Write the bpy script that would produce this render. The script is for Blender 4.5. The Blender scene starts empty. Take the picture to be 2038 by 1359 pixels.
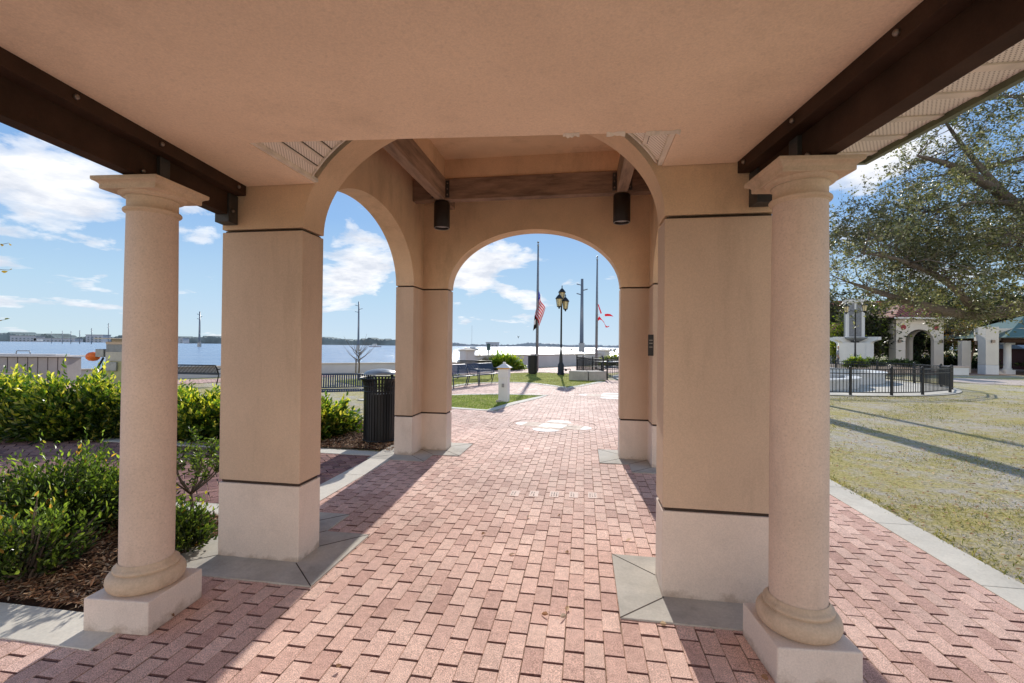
import bpy, math, random
import numpy as np
from mathutils import Vector, Matrix
from mathutils.geometry import tessellate_polygon
random.seed(7); RNG = np.random.default_rng(11)
S = bpy.context.scene
COL = S.collection
R = math.radians
YAW = R(-9.0)            # arched pavilion and corridor paving run 9 degrees right of the view axis
SUN_AZ, SUN_EL = 5.1, 27.0

# ------------------------------------------------------------------ materials
def newmat(name):
    m = bpy.data.materials.new(name); m.use_nodes = True
    nt = m.node_tree; nt.nodes.clear()
    out = nt.nodes.new('ShaderNodeOutputMaterial')
    b = nt.nodes.new('ShaderNodeBsdfPrincipled')
    nt.links.new(b.outputs[0], out.inputs[0])
    return m, nt, b, out
def N(nt, t, **k):
    n = nt.nodes.new(t)
    for a, v in k.items():
        if a in n.inputs: n.inputs[a].default_value = v
        else: setattr(n, a, v)
    return n
def ramp(nt, fac, stops):
    r = nt.nodes.new('ShaderNodeValToRGB')
    el = r.color_ramp.elements
    while len(el) < len(stops): el.new(.5)
    for e, (p, c) in zip(el, stops):
        e.position = p; e.color = (*c, 1) if len(c) == 3 else c
    nt.links.new(fac, r.inputs[0]); return r
def coords(nt, scale=(1,1,1)):
    tc = N(nt, 'ShaderNodeTexCoord'); mp = N(nt, 'ShaderNodeMapping'); mp.inputs['Scale'].default_value = scale
    nt.links.new(tc.outputs['Object'], mp.inputs[0]); return mp.outputs[0]
def mix(nt, fac, a, b, mode='MIX'):
    m = nt.nodes.new('ShaderNodeMix'); m.data_type = 'RGBA'; m.blend_type = mode
    for s, v in ((0, fac), (6, a), (7, b)):
        if hasattr(v, 'links') or hasattr(v, 'is_linked'): nt.links.new(v, m.inputs[s])
        elif isinstance(v, (int, float)): m.inputs[s].default_value = v
        else: m.inputs[s].default_value = (*v, 1)
    return m.outputs[2]
def surf(name, c, rough=.8, var=.25, scale=3., fine=60., bump=.15, bdist=.004, spec=.3, metal=0., streak=None, stain=None, speck=None, dirt=False):
    """painted / mineral surface: large tone drift, fine grain, bump"""
    m, nt, b, out = newmat(name)
    v = coords(nt, streak or (1, 1, 1))
    n1 = N(nt, 'ShaderNodeTexNoise', Scale=scale, Detail=6., Roughness=.6); nt.links.new(v, n1.inputs['Vector'])
    n2 = N(nt, 'ShaderNodeTexNoise', Scale=fine, Detail=4., Roughness=.65); nt.links.new(v, n2.inputs['Vector'])
    lo = tuple(x*(1-var) for x in c); hi = tuple(min(1, x*(1+var*.6)) for x in c)
    r1 = ramp(nt, n1.outputs[0], [(.3, lo), (.7, hi)])
    r2 = ramp(nt, n2.outputs[0], [(.3, (.8,.8,.8)), (.7, (1.08,1.08,1.08))])
    col = mix(nt, .6, r1.outputs[0], r2.outputs[0], 'MULTIPLY')
    if stain:
        sc, amt, sc2 = stain
        n3 = N(nt, 'ShaderNodeTexNoise', Scale=sc, Detail=5., Roughness=.7)
        mp2 = coords(nt, (1, 1, sc2)); nt.links.new(mp2, n3.inputs['Vector'])
        r3 = ramp(nt, n3.outputs[0], [(.52, (1,1,1)), (.75, (1-amt, 1-amt*1.05, 1-amt*1.1))])
        col = mix(nt, 1., col, r3.outputs[0], 'MULTIPLY')
    if speck:
        vo = N(nt, 'ShaderNodeTexVoronoi', Scale=speck[0]); nt.links.new(v, vo.inputs['Vector'])
        r4 = ramp(nt, vo.outputs['Distance'], [(.0, (speck[1],)*3), (.16, (speck[1],)*3), (.3, (1,1,1))])
        col = mix(nt, .7, col, r4.outputs[0], 'MULTIPLY')
    if dirt:
        sz = N(nt, 'ShaderNodeSeparateXYZ'); nt.links.new(coords(nt), sz.inputs[0])
        nd = N(nt, 'ShaderNodeTexNoise', Scale=9., Detail=5., Roughness=.7); nt.links.new(coords(nt), nd.inputs['Vector'])
        ml = N(nt, 'ShaderNodeMath', operation='MULTIPLY_ADD'); nt.links.new(nd.outputs[0], ml.inputs[0]); ml.inputs[1].default_value = -.22; nt.links.new(sz.outputs[2], ml.inputs[2])
        rd_ = ramp(nt, ml.outputs[0], [(0., (.62,.57,.52)), (.05, (1,1,1))]); rd_.color_ramp.elements[0].position = 0.
        ad2 = N(nt, 'ShaderNodeMath', operation='ADD'); nt.links.new(ml.outputs[0], ad2.inputs[0]); ad2.inputs[1].default_value = .11; nt.links.new(ad2.outputs[0], rd_.inputs[0])
        col = mix(nt, .8, col, rd_.outputs[0], 'MULTIPLY')
    nt.links.new(col, b.inputs['Base Color'])
    b.inputs['Roughness'].default_value = rough; b.inputs['Specular IOR Level'].default_value = spec; b.inputs['Metallic'].default_value = metal
    if bump:
        bp = N(nt, 'ShaderNodeBump', Strength=bump, Distance=bdist); nt.links.new(n2.outputs[0], bp.inputs['Height'])
        nt.links.new(bp.outputs[0], b.inputs['Normal'])
    return m
def plain(name, c, rough=.5, metal=0., spec=.5, emit=None):
    m, nt, b, out = newmat(name)
    v = coords(nt)
    n = N(nt, 'ShaderNodeTexNoise', Scale=9., Detail=5.); nt.links.new(v, n.inputs['Vector'])
    r = ramp(nt, n.outputs[0], [(.3, tuple(x*.8 for x in c)), (.7, tuple(min(1, x*1.15) for x in c))])
    nt.links.new(r.outputs[0], b.inputs['Base Color'])
    r2 = ramp(nt, n.outputs[0], [(.3, (rough*.8,)*3), (.7, (min(1, rough*1.2),)*3)])
    nt.links.new(r2.outputs[0], b.inputs['Roughness'])
    b.inputs['Metallic'].default_value = metal; b.inputs['Specular IOR Level'].default_value = spec
    return m
def leafmat(name, trans=.45, rough=.33, tint=(1.25,1.35,.6), spec=.5):
    m, nt, b, out = newmat(name)
    at = N(nt, 'ShaderNodeAttribute', attribute_name='Col')
    nt.links.new(at.outputs['Color'], b.inputs['Base Color'])
    b.inputs['Roughness'].default_value = rough; b.inputs['Specular IOR Level'].default_value = spec
    tr = N(nt, 'ShaderNodeBsdfTranslucent')
    cc = mix(nt, 1., at.outputs['Color'], tint, 'MULTIPLY'); nt.links.new(cc, tr.inputs[0])
    ms = N(nt, 'ShaderNodeMixShader'); ms.inputs[0].default_value = trans
    nt.links.new(b.outputs[0], ms.inputs[1]); nt.links.new(tr.outputs[0], ms.inputs[2]); nt.links.new(ms.outputs[0], out.inputs[0])
    return m

STUC = (.78, .56, .365)
M = {}
M['stucco'] = surf('stucco_tan', STUC, .92, .13, 1.6, 110., .45, .004, .15, stain=(2.2, .22, .35))
M['ceiling'] = surf('stucco_ceiling', (.95, .735, .54), .9, .11, .9, 110., .4, .004, .15, stain=(1.3, .16, 1.), speck=(22., .93))
M['pier'] = surf('stucco_pier', (.67, .505, .37), .92, .08, 1.2, 120., .35, .003, .12, stain=(2.6, .2, .16))
M['base'] = surf('stucco_base', (.82, .70, .60), .9, .08, 2.2, 120., .4, .004, .15, stain=(3., .14, .6), dirt=True)
M['column'] = surf('cast_column', (.72, .56, .445), .85, .12, 1.8, 90., .35, .003, .2, stain=(3., .16, .3), speck=(75., .82))
M['capital'] = surf('cast_capital', (.68, .52, .37), .85, .2, 3.5, 90., .4, .004, .2, stain=(5., .35, .8))
M['groove'] = surf('groove_dark', (.07, .05, .04), .95, .2)
M['concrete'] = surf('concrete_apron', (.52, .485, .425), .85, .25, 1.7, 70., .3, .003, .25, stain=(2., .25, 1.), speck=(9., .9))
M['concrete2'] = surf('concrete_band', (.68, .63, .54), .85, .18, 1.2, 60., .3, .003, .25, stain=(2., .18, 1.))
M['steel'] = surf('brown_beam', (.060, .033, .021), .75, .35, 4., 120., .25, .002, .15)
M['bracket'] = surf('bracket_steel', (.05, .047, .043), .55, .4, 14., 120., .25, .002, .5)
M['bolt'] = plain('bolt', (.25, .21, .18), .35, .8)
M['timber'] = surf('weathered_timber', (.29, .20, .145), .8, .5, 2.2, 14., .5, .004, .2, streak=(1, 1, 6))
M['timber_l'] = surf('weathered_timber_side', (.36, .25, .18), .8, .5, 2.2, 14., .5, .004, .2, streak=(5, .6, 5))
M['soffit'] = None
M['cream'] = plain('cream_trim', (.82, .74, .62), .5)
M['fascia'] = plain('green_fascia', (.14, .16, .09), .5)
M['lampblack'] = plain('bronze_lamp', (.018, .012, .010), .42, .2)
M['lens'] = plain('lamp_lens', (.45, .45, .44), .18)
M['black'] = plain('black_metal', (.012, .013, .015), .42, .1)
M['blue'] = plain('dark_blue_metal', (.035, .055, .11), .38, .1)
M['grey'] = plain('grey_metal', (.30, .31, .32), .35, .4)
M['pole'] = plain('pole_metal', (.20, .215, .24), .35, .3)
M['white'] = surf('white_paint', (.78, .78, .76), .6, .06, 2., 60., .1, .002, .3)
M['whitewall'] = surf('white_stucco', (.80, .74, .64), .85, .08, 1., 60., .2, .003, .2)
M['seawall'] = surf('seawall_stucco', (.66, .63, .62), .85, .08, 1., 60., .2, .003, .2)
M['cap'] = surf('seawall_cap', (.60, .52, .43), .8, .1, 1., 50.)
M['yellow'] = plain('yellow_ring', (.70, .38, .04), .5)
M['orange'] = plain('orange_plastic', (.85, .17, .02), .45)
M['glass'] = plain('lantern_glass', (.75, .62, .34), .25)
def cloth(name, c):
    m, nt, b, out = newmat(name); n = N(nt, 'ShaderNodeTexNoise', Scale=30.); nt.links.new(coords(nt), n.inputs['Vector'])
    r = ramp(nt, n.outputs[0], [(.3, tuple(x*.85 for x in c)), (.7, c)]); nt.links.new(r.outputs[0], b.inputs['Base Color']); b.inputs['Roughness'].default_value = .8
    tr = N(nt, 'ShaderNodeBsdfTranslucent'); nt.links.new(r.outputs[0], tr.inputs[0]); ms = N(nt, 'ShaderNodeMixShader'); ms.inputs[0].default_value = .4
    nt.links.new(b.outputs[0], ms.inputs[1]); nt.links.new(tr.outputs[0], ms.inputs[2]); nt.links.new(ms.outputs[0], out.inputs[0]); return m
M['red'] = cloth('red_cloth', (.62, .012, .03))
M['cloth'] = cloth('white_cloth', (.72, .70, .71))
M['navy'] = cloth('navy_cloth', (.03, .05, .42))
M['bark'] = surf('bark', (.22, .18, .15), .9, .4, 6., 40., .7, .02, .1, streak=(3, 3, .8))
M['palebark'] = surf('pale_bark', (.42, .30, .22), .8, .3, 6., 40., .4, .01, .1, streak=(3, 3, .8))
M['twig'] = surf('twig', (.16, .12, .09), .9, .3)
M['leaf'] = leafmat('leaf')
M['oakleaf'] = leafmat('oak_leaf', .35, .38, (1.25, 1.25, .6), .45)
M['litter'] = leafmat('leaf_litter', .4, .7, (1, 1, 1), .1)
M['chips'] = leafmat('mulch_chips', .0, .85, (1, 1, 1), .2)
M['blade'] = leafmat('grass_blades', .3, .6, (1.15, 1.2, .6), .3)
M['redtile'] = None
M['teal'] = plain('teal_sign', (.03, .09, .10), .5)
M['green'] = plain('green_metal_roof', (.05, .115, .09), .45)
M['maroon'] = plain('maroon_paint', (.09, .008, .012), .6)
M['stone'] = surf('pale_stone', (.62, .50, .42), .8, .15, 3., 60.)
M['tile_w'] = plain('white_inlay', (.84, .83, .80), .7, spec=.1)
M['tile_b'] = plain('buff_inlay', (.50, .37, .29), .7, spec=.1)
M['engrave'] = plain('engraving_dark', (.10, .07, .06), .8)
M['dock'] = surf('dock_boards', (.40, .36, .35), .8, .12, 2., 50.)
M['skin'] = plain('skin', (.45, .26, .19), .6)
M['shirt'] = plain('grey_shirt', (.28, .29, .33), .8)
M['hat'] = plain('tan_cap', (.55, .28, .14), .8)
M['trouser'] = plain('dark_trousers', (.06, .06, .08), .8)

def soffit_mat():
    m, nt, b, out = newmat('perforated_soffit')
    tc = N(nt, 'ShaderNodeTexCoord'); sp = N(nt, 'ShaderNodeSeparateXYZ'); nt.links.new(tc.outputs['Object'], sp.inputs[0])
    def wave(sock, f, ph=0):
        a = N(nt, 'ShaderNodeMath', operation='MULTIPLY'); nt.links.new(sock, a.inputs[0]); a.inputs[1].default_value = 2*math.pi*f
        s = N(nt, 'ShaderNodeMath', operation='SINE'); nt.links.new(a.outputs[0], s.inputs[0]); return s.outputs[0]
    x = wave(sp.outputs[0], 58.); y = wave(sp.outputs[1], 36.)
    mu = N(nt, 'ShaderNodeMath', operation='MULTIPLY'); nt.links.new(x, mu.inputs[0]); nt.links.new(y, mu.inputs[1])
    r = ramp(nt, mu.outputs[0], [(.40, (1,1,1)), (.60, (.40,.36,.32))])
    c = mix(nt, 1., (.93, .87, .76), r.outputs[0], 'MULTIPLY')
    nt.links.new(c, b.inputs['Base Color']); b.inputs['Roughness'].default_value = .55
    return m
M['soffit'] = soffit_mat()
def tile_mat():
    m, nt, b, out = newmat('red_roof_tile')
    v = coords(nt)
    w = N(nt, 'ShaderNodeTexWave', Scale=1.1, Distortion=.6); w.bands_direction = 'X'; nt.links.new(v, w.inputs['Vector'])
    n = N(nt, 'ShaderNodeTexNoise', Scale=5., Detail=5.); nt.links.new(v, n.inputs['Vector'])
    r = ramp(nt, n.outputs[0], [(.3, (.22,.05,.03)), (.7, (.50,.16,.09))])
    r2 = ramp(nt, w.outputs[0], [(.1, (.35,.35,.35)), (.5, (1,1,1))])
    nt.links.new(mix(nt, 1., r.outputs[0], r2.outputs[0], 'MULTIPLY'), b.inputs['Base Color'])
    b.inputs['Roughness'].default_value = .7
    bp = N(nt, 'ShaderNodeBump', Strength=1., Distance=.05); nt.links.new(w.outputs[0], bp.inputs['Height']); nt.links.new(bp.outputs[0], b.inputs['Normal'])
    return m
M['redtile'] = tile_mat()
def paver_mat(name='pavers'):
    m, nt, b, out = newmat(name)
    at = N(nt, 'ShaderNodeAttribute', attribute_name='Col')
    v = coords(nt)
    n1 = N(nt, 'ShaderNodeTexNoise', Scale=190., Detail=3., Roughness=.85); nt.links.new(v, n1.inputs['Vector'])
    n2 = N(nt, 'ShaderNodeTexNoise', Scale=1.1, Detail=6., Roughness=.6); nt.links.new(v, n2.inputs['Vector'])
    n3 = N(nt, 'ShaderNodeTexNoise', Scale=24., Detail=5., Roughness=.7); nt.links.new(v, n3.inputs['Vector'])
    r1 = ramp(nt, n1.outputs[0], [(.36, (.42,.36,.36)), (.5, (1,1,1)), (.64, (1.6,1.6,1.6))])
    r2 = ramp(nt, n2.outputs[0], [(.35, (.84,.82,.82)), (.65, (1.08,1.08,1.08))])
    r3 = ramp(nt, n3.outputs[0], [(.3, (.82,.8,.8)), (.65, (1.1,1.1,1.1))])
    c = mix(nt, 1., at.outputs['Color'], r1.outputs[0], 'MULTIPLY')
    c = mix(nt, 1., c, r2.outputs[0], 'MULTIPLY'); c = mix(nt, 1., c, r3.outputs[0], 'MULTIPLY')
    nt.links.new(c, b.inputs['Base Color'])
    b.inputs['Roughness'].default_value = .66; b.inputs['Specular IOR Level'].default_value = .045
    bp = N(nt, 'ShaderNodeBump', Strength=.55, Distance=.003); nt.links.new(n1.outputs[0], bp.inputs['Height'])
    nt.links.new(bp.outputs[0], b.inputs['Normal'])
    return m
M['paver'] = paver_mat()
M['sand'] = surf('joint_sand', (.36, .23, .17), .9, .2, 5., 150., .3)
def lawn_mat():
    m, nt, b, out = newmat('lawn_ground')
    v = coords(nt)
    n1 = N(nt, 'ShaderNodeTexNoise', Scale=.55, Detail=8., Roughness=.68); nt.links.new(v, n1.inputs['Vector'])
    n2 = N(nt, 'ShaderNodeTexNoise', Scale=34., Detail=5., Roughness=.75); nt.links.new(v, n2.inputs['Vector'])
    n3 = N(nt, 'ShaderNodeTexNoise', Scale=3.2, Detail=6., Roughness=.7); nt.links.new(v, n3.inputs['Vector'])
    g = ramp(nt, n2.outputs[0], [(.3, (.20,.18,.05)), (.5, (.52,.44,.17)), (.7, (.74,.63,.33))])
    s = ramp(nt, n2.outputs[0], [(.3, (.32,.27,.20)), (.5, (.56,.50,.41)), (.7, (.74,.69,.60))])
    ad = N(nt, 'ShaderNodeMath', operation='ADD'); nt.links.new(n1.outputs[0], ad.inputs[0]); nt.links.new(n3.outputs[0], ad.inputs[1])
    f = ramp(nt, ad.outputs[0], [(.0, (0,0,0)), (.52, (0,0,0)), (.60, (1,1,1))])
    f.color_ramp.elements[1].position = .44; f.color_ramp.elements[2].position = .57
    hv = N(nt, 'ShaderNodeMath', operation='MULTIPLY'); nt.links.new(ad.outputs[0], hv.inputs[0]); hv.inputs[1].default_value = .5
    nt.links.new(hv.outputs[0], f.inputs[0])
    nt.links.new(mix(nt, f.outputs[0], g.outputs[0], s.outputs[0]), b.inputs['Base Color'])
    b.inputs['Roughness'].default_value = .95; b.inputs['Specular IOR Level'].default_value = .1
    bp = N(nt, 'ShaderNodeBump', Strength=.9, Distance=.04); nt.links.new(n2.outputs[0], bp.inputs['Height']); nt.links.new(bp.outputs[0], b.inputs['Normal'])
    return m
M['lawn'] = lawn_mat()
M['turf'] = surf('turf', (.34, .35, .07), .95, .5, 1.2, 40., .9, .03, .1)
M['mulch'] = surf('mulch_bed', (.085, .045, .028), .95, .5, 6., 60., 1., .03, .1)
def water_mat():
    m, nt, b, out = newmat('river_water')
    v = coords(nt, (1, 1, 1))
    n1 = N(nt, 'ShaderNodeTexNoise', Scale=1.5, Detail=4., Roughness=.65); nt.links.new(v, n1.inputs['Vector'])
    n0 = N(nt, 'ShaderNodeTexNoise', Scale=.035, Detail=4., Roughness=.6); nt.links.new(coords(nt, (1, 3, 1)), n0.inputs['Vector'])
    r = ramp(nt, n0.outputs[0], [(.35, (.24,.34,.47)), (.65, (.32,.41,.53))])
    nt.links.new(r.outputs[0], b.inputs['Base Color'])
    b.inputs['Roughness'].default_value = .22; b.inputs['Specular IOR Level'].default_value = .5
    bp = N(nt, 'ShaderNodeBump', Strength=.9, Distance=.35); nt.links.new(n1.outputs[0], bp.inputs['Height']); nt.links.new(bp.outputs[0], b.inputs['Normal'])
    return m
M['water'] = water_mat()
M['shore'] = surf('far_shore', (.22, .27, .27), .95, .5, .02, .25, 0)
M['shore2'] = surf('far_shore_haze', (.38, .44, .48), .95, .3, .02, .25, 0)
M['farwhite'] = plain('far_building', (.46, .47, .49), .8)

# ------------------------------------------------------------------ mesh builder
class MB:
    def __init__(s): s.v = []; s.f = []; s.m = []; s.sm = []
    def add(s, vs, fs, mi=0, smooth=False):
        o = len(s.v); s.v += [tuple(x) for x in vs]
        for f in fs: s.f.append([o+i for i in f]); s.m.append(mi); s.sm.append(smooth)
        return s
    def box(s, lo, hi, mi=0):
        (a, b, c), (d, e, f) = lo, hi
        return s.add([(a,b,c),(d,b,c),(d,e,c),(a,e,c),(a,b,f),(d,b,f),(d,e,f),(a,e,f)],
                     [(0,3,2,1),(4,5,6,7),(0,1,5,4),(1,2,6,5),(2,3,7,6),(3,0,4,7)], mi)
    def bar(s, p, q, w, h=None, mi=0, up=(0,0,1)):
        h = h or w; p = Vector(p); q = Vector(q); d = (q-p).normalized()
        u = d.cross(Vector(up))
        if u.length < 1e-4: u = d.cross(Vector((0,1,0)))
        u.normalize(); n = u.cross(d); vs = []
        for e in (p, q):
            for a, b in ((-1,-1),(1,-1),(1,1),(-1,1)): vs.append(e+u*a*w/2+n*b*h/2)
        return s.add(vs, [(3,2,1,0),(4,5,6,7),(0,1,5,4),(1,2,6,5),(2,3,7,6),(3,0,4,7)], mi)
    def prism(s, poly, z0, z1, mi=0, top=None):
        n = len(poly); tri = tessellate_polygon([[Vector((x,y,0)) for x,y in poly]])
        vs = [(x,y,z0) for x,y in poly]+[(x,y,z1) for x,y in poly]
        a = sum(poly[i][0]*poly[(i+1)%n][1]-poly[(i+1)%n][0]*poly[i][1] for i in range(n))
        fs = []
        for t in tri:
            t = list(t); p = [poly[i] for i in t]
            ar = (p[1][0]-p[0][0])*(p[2][1]-p[0][1])-(p[2][0]-p[0][0])*(p[1][1]-p[0][1])
            if ar < 0: t.reverse()
            fs.append(tuple(n+i for i in t)); fs.append(tuple(reversed(t)))
        for i in range(n):
            j = (i+1)%n
            fs.append((i,j,n+j,n+i) if a > 0 else (j,i,n+i,n+j))
        return s.add(vs, fs, mi)
    def sheet(s, poly, z, mi=0):
        tri = tessellate_polygon([[Vector((x,y,0)) for x,y in poly]]); fs = []
        for t in tri:
            t = list(t); p = [poly[i] for i in t]
            if (p[1][0]-p[0][0])*(p[2][1]-p[0][1])-(p[2][0]-p[0][0])*(p[1][1]-p[0][1]) < 0: t.reverse()
            fs.append(t)
        return s.add([(x,y,z) for x,y in poly], fs, mi)
    def lathe(s, prof, c=(0,0), n=32, mi=0, smooth=True, caps=True, sx=1., sy=1.):
        vs = []; fs = []
        for r, z in prof:
            for i in range(n):
                a = 2*math.pi*i/n; vs.append((c[0]+r*sx*math.cos(a), c[1]+r*sy*math.sin(a), z))
        for k in range(len(prof)-1):
            for i in range(n):
                j = (i+1)%n; fs.append((k*n+i, k*n+j, (k+1)*n+j, (k+1)*n+i))
        s.add(vs, fs, mi, smooth)
        if caps:
            o = len(prof)-1
            s.add(vs[:n], [tuple(reversed(range(n)))], mi); s.add(vs[o*n:], [tuple(range(n))], mi)
        return s
    def tube(s, pts, rs, n=8, mi=0, smooth=True):
        pts = [Vector(p) for p in pts]
        if not hasattr(rs, '__len__'): rs = [rs]*len(pts)
        vs = []; fs = []; u = None
        for k, p in enumerate(pts):
            d = (pts[min(k+1, len(pts)-1)]-pts[max(k-1, 0)])
            if d.length < 1e-9: d = Vector((0,0,1))
            d.normalize()
            if u is None:
                u = d.cross(Vector((0,0,1)))
                if u.length < .05: u = d.cross(Vector((0,1,0)))
            u = (u-d*u.dot(d)).normalized(); w = d.cross(u)
            for i in range(n):
                a = 2*math.pi*i/n; vs.append(p+(u*math.cos(a)+w*math.sin(a))*rs[k])
        for k in range(len(pts)-1):
            for i in range(n):
                j = (i+1)%n; fs.append((k*n+i, k*n+j, (k+1)*n+j, (k+1)*n+i))
        fs.append(tuple(reversed(range(n)))); fs.append(tuple(range((len(pts)-1)*n, len(pts)*n)))
        return s.add(vs, fs, mi, smooth)
    def ball(s, c, r, n=12, mi=0, sz=1.):
        prof = [(max(r*math.sin(math.pi*k/n), 1e-4), c[2]-r*sz*math.cos(math.pi*k/n)) for k in range(n+1)]
        return s.lathe(prof, (c[0], c[1]), n*2, mi, True, False)
    def build(s, name, mats, parent=None, bevel=0.):
        me = bpy.data.meshes.new(name); me.from_pydata(s.v, [], s.f)
        if not isinstance(mats, (list, tuple)): mats = [mats]
        for m in mats: me.materials.append(m)
        me.polygons.foreach_set('material_index', s.m); me.polygons.foreach_set('use_smooth', s.sm); me.update()
        o = bpy.data.objects.new(name, me); COL.objects.link(o)
        if parent: o.parent = parent
        if bevel:
            bv = o.modifiers.new('bevel', 'BEVEL'); bv.width = bevel; bv.segments = 2; bv.limit_method = 'ANGLE'; bv.angle_limit = R(40)
        return o
def tag(o, label, cat, group=None, kind=None):
    if label: o['label'] = label
    if cat: o['category'] = cat
    if group: o['group'] = group
    if kind: o['kind'] = kind
    return o
def struct(o): o['kind'] = 'structure'; return o
def thing(name, label, cat, loc=(0,0,0), rz=0., group=None):
    e = bpy.data.objects.new(name, None); COL.objects.link(e); e.location = loc; e.rotation_euler = (0,0,rz); e.empty_display_size = .2
    return tag(e, label, cat, group)
def dup(src, loc, rz=None, label=None):
    c = src.copy(); COL.objects.link(c); c.location = loc
    if rz is not None: c.rotation_euler = (0,0,rz)
    if label: c['label'] = label
    def rec(a, b):
        for ch in [x for x in COL.objects if x.parent == a]:
            k = ch.copy(); COL.objects.link(k); k.parent = b; rec(ch, k)
    rec(src, c)
    return c
def cloudmesh(name, V, F, C, mat, parent=None):
    """numpy mesh with per-vertex colour; F is (n,k)"""
    me = bpy.data.meshes.new(name); V = np.asarray(V, np.float32); F = np.asarray(F, np.int32); k = F.shape[1]
    me.vertices.add(len(V)); me.vertices.foreach_set('co', V.ravel())
    me.loops.add(F.size); me.loops.foreach_set('vertex_index', F.ravel())
    me.polygons.add(len(F)); me.polygons.foreach_set('loop_start', np.arange(0, F.size, k, dtype=np.int32)); me.polygons.foreach_set('loop_total', np.full(len(F), k, np.int32))
    at = me.color_attributes.new('Col', 'FLOAT_COLOR', 'POINT')
    c4 = np.ones((len(V), 4), np.float32); c4[:, :3] = C; at.data.foreach_set('color', c4.ravel())
    me.materials.append(mat); me.update(calc_edges=True); me.polygons.foreach_set('use_smooth', np.zeros(len(F), bool)); me.validate()
    o = bpy.data.objects.new(name, me); COL.objects.link(o)
    if parent: o.parent = parent
    return o
def unit(a): return a/np.maximum(np.linalg.norm(a, axis=-1, keepdims=True), 1e-9)
def leafgeo(P, D, L, W, C, up=None, fold=.35):
    """pointed folded leaves: 6 verts, 2 quads; P base, D direction, L length, W half width"""
    n = len(P); D = unit(D)
    rnd = unit(RNG.normal(size=(n,3))) if up is None else unit(up+RNG.normal(size=(n,3))*.45)
    T = unit(np.cross(D, rnd)); Nn = np.cross(T, D)
    L = np.broadcast_to(L, (n,))[:,None]; W = np.broadcast_to(W, (n,))[:,None]
    droop = -Nn*L*.12
    v = np.stack([P, P+D*L*.35+T*W+Nn*W*fold, P+D*L*.72+T*W*.75+Nn*W*fold+droop*.5, P+D*L+droop, P+D*L*.72-T*W*.75+Nn*W*fold+droop*.5, P+D*L*.35-T*W+Nn*W*fold], 1)
    b = (np.arange(n)*6)[:,None]
    F = np.concatenate([b+np.array([0,1,2,3]), b+np.array([0,3,4,5])])
    return v.reshape(-1,3), F, np.repeat(C, 6, 0)
def leafgeo4(P, D, L, W, C):
    n = len(P); D = unit(D); T = unit(np.cross(D, RNG.normal(size=(n,3)))); Nn = np.cross(T, D)
    L = np.broadcast_to(L, (n,))[:,None]; W = np.broadcast_to(W, (n,))[:,None]
    v = np.stack([P, P+D*L*.5+T*W+Nn*W*.2, P+D*L, P+D*L*.5-T*W+Nn*W*.2], 1)
    F = (np.arange(n)*4)[:,None]+np.array([0,1,2,3])
    return v.reshape(-1,3), F, np.repeat(C, 4, 0)
def palette(cols, w, n, jit=.18):
    cols = np.array(cols); i = RNG.choice(len(cols), n, p=np.array(w)/sum(w)); c = cols[i]*(1+RNG.normal(size=(n,1))*jit)
    return np.clip(c, .004, 1)
def in_poly(px, py, poly):
    ins = np.zeros(px.shape, bool); n = len(poly)
    for i in range(n):
        x0, y0 = poly[i]; x1, y1 = poly[(i+1)%n]
        if y0 == y1: continue
        c = ((y0 > py) != (y1 > py)) & (px < (x1-x0)*(py-y0)/(y1-y0)+x0); ins ^= c
    return ins
CY, SY = math.cos(YAW), math.sin(YAW)
def W2(u, v): return (u*CY-v*SY, u*SY+v*CY)       # corridor axes (u right, v along) to world
def UV(x, y): return (x*CY+y*SY, -x*SY+y*CY)
# ------------------------------------------------------------------ arched pavilion (own axes, centre at u=-0.765, v=4.965)
PC = W2(-.765, 4.965)
pav = thing('arched_pavilion', 'tan stucco pavilion with round arches on four corner piers, straight ahead over the brick path', 'pavilion', (PC[0], PC[1], 0), YAW)
OW, IW, OP = 1.93, 1.66, 1.27        # outer half, inner half, half opening
SPR, RISE, WT = 2.445, .86, 4.3
def Lpoly(sx, sy, d=0.):
    p = [(OW+d, OW+d), (OP-d, OW+d), (OP-d, IW-d), (IW-d, IW-d), (IW-d, OP-d), (OW+d, OP-d)]
    return [(x*sx, y*sy) for x, y in p]
for sx in (-1, 1):
    for sy in (-1, 1):
        MB().prism(Lpoly(sx, sy, -.016), .02, SPR-.01).build('pier_core', M['groove'], pav)
        MB().prism(Lpoly(sx, sy), 0, .552).build('pier_base', M['base'], pav, .006)
        MB().prism(Lpoly(sx, sy), .574, 2.424).build('pier_shaft', M['pier'], pav, .006)
def arch_wall(axis, sgn, half):
    """wall slab in the plane |y| IW..OW (axis x) or |x| IW..OW (axis y)"""
    b = MB(); n = 56
    xs = [-half, -OP]+[-OP*math.cos(math.pi*k/n) for k in range(1, n)]+[OP, half]
    def zb(x): return SPR if abs(x) >= OP-1e-6 else SPR+RISE*math.sqrt(max(0, 1-(x/OP)**2))
    def P(x, d, z): return (x, sgn*d, z) if axis == 'x' else (sgn*d, x, z)
    d0, d1 = IW, OW; vs = []; fs = []
    for x in xs:
        z = zb(x); vs += [P(x, d0, z), P(x, d1, z), P(x, d0, WT), P(x, d1, WT)]
    m = len(xs)
    for k in range(m-1):
        a = 4*k; c = a+4
        fs += [(a, c, c+2, a+2), (a+1, a+3, c+3, c+1), (a, a+1, c+1, c), (a+2, c+2, c+3, a+3)]
    fs += [(0, 2, 3, 1), (4*(m-1), 4*(m-1)+1, 4*(m-1)+3, 4*(m-1)+2)]
    if axis == 'y': fs = [tuple(reversed(f)) for f in fs]
    if sgn < 0: fs = [tuple(reversed(f)) for f in fs]
    b.add(vs, fs)
    return b.build('arch_wall', M['stucco'], pav)
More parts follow.
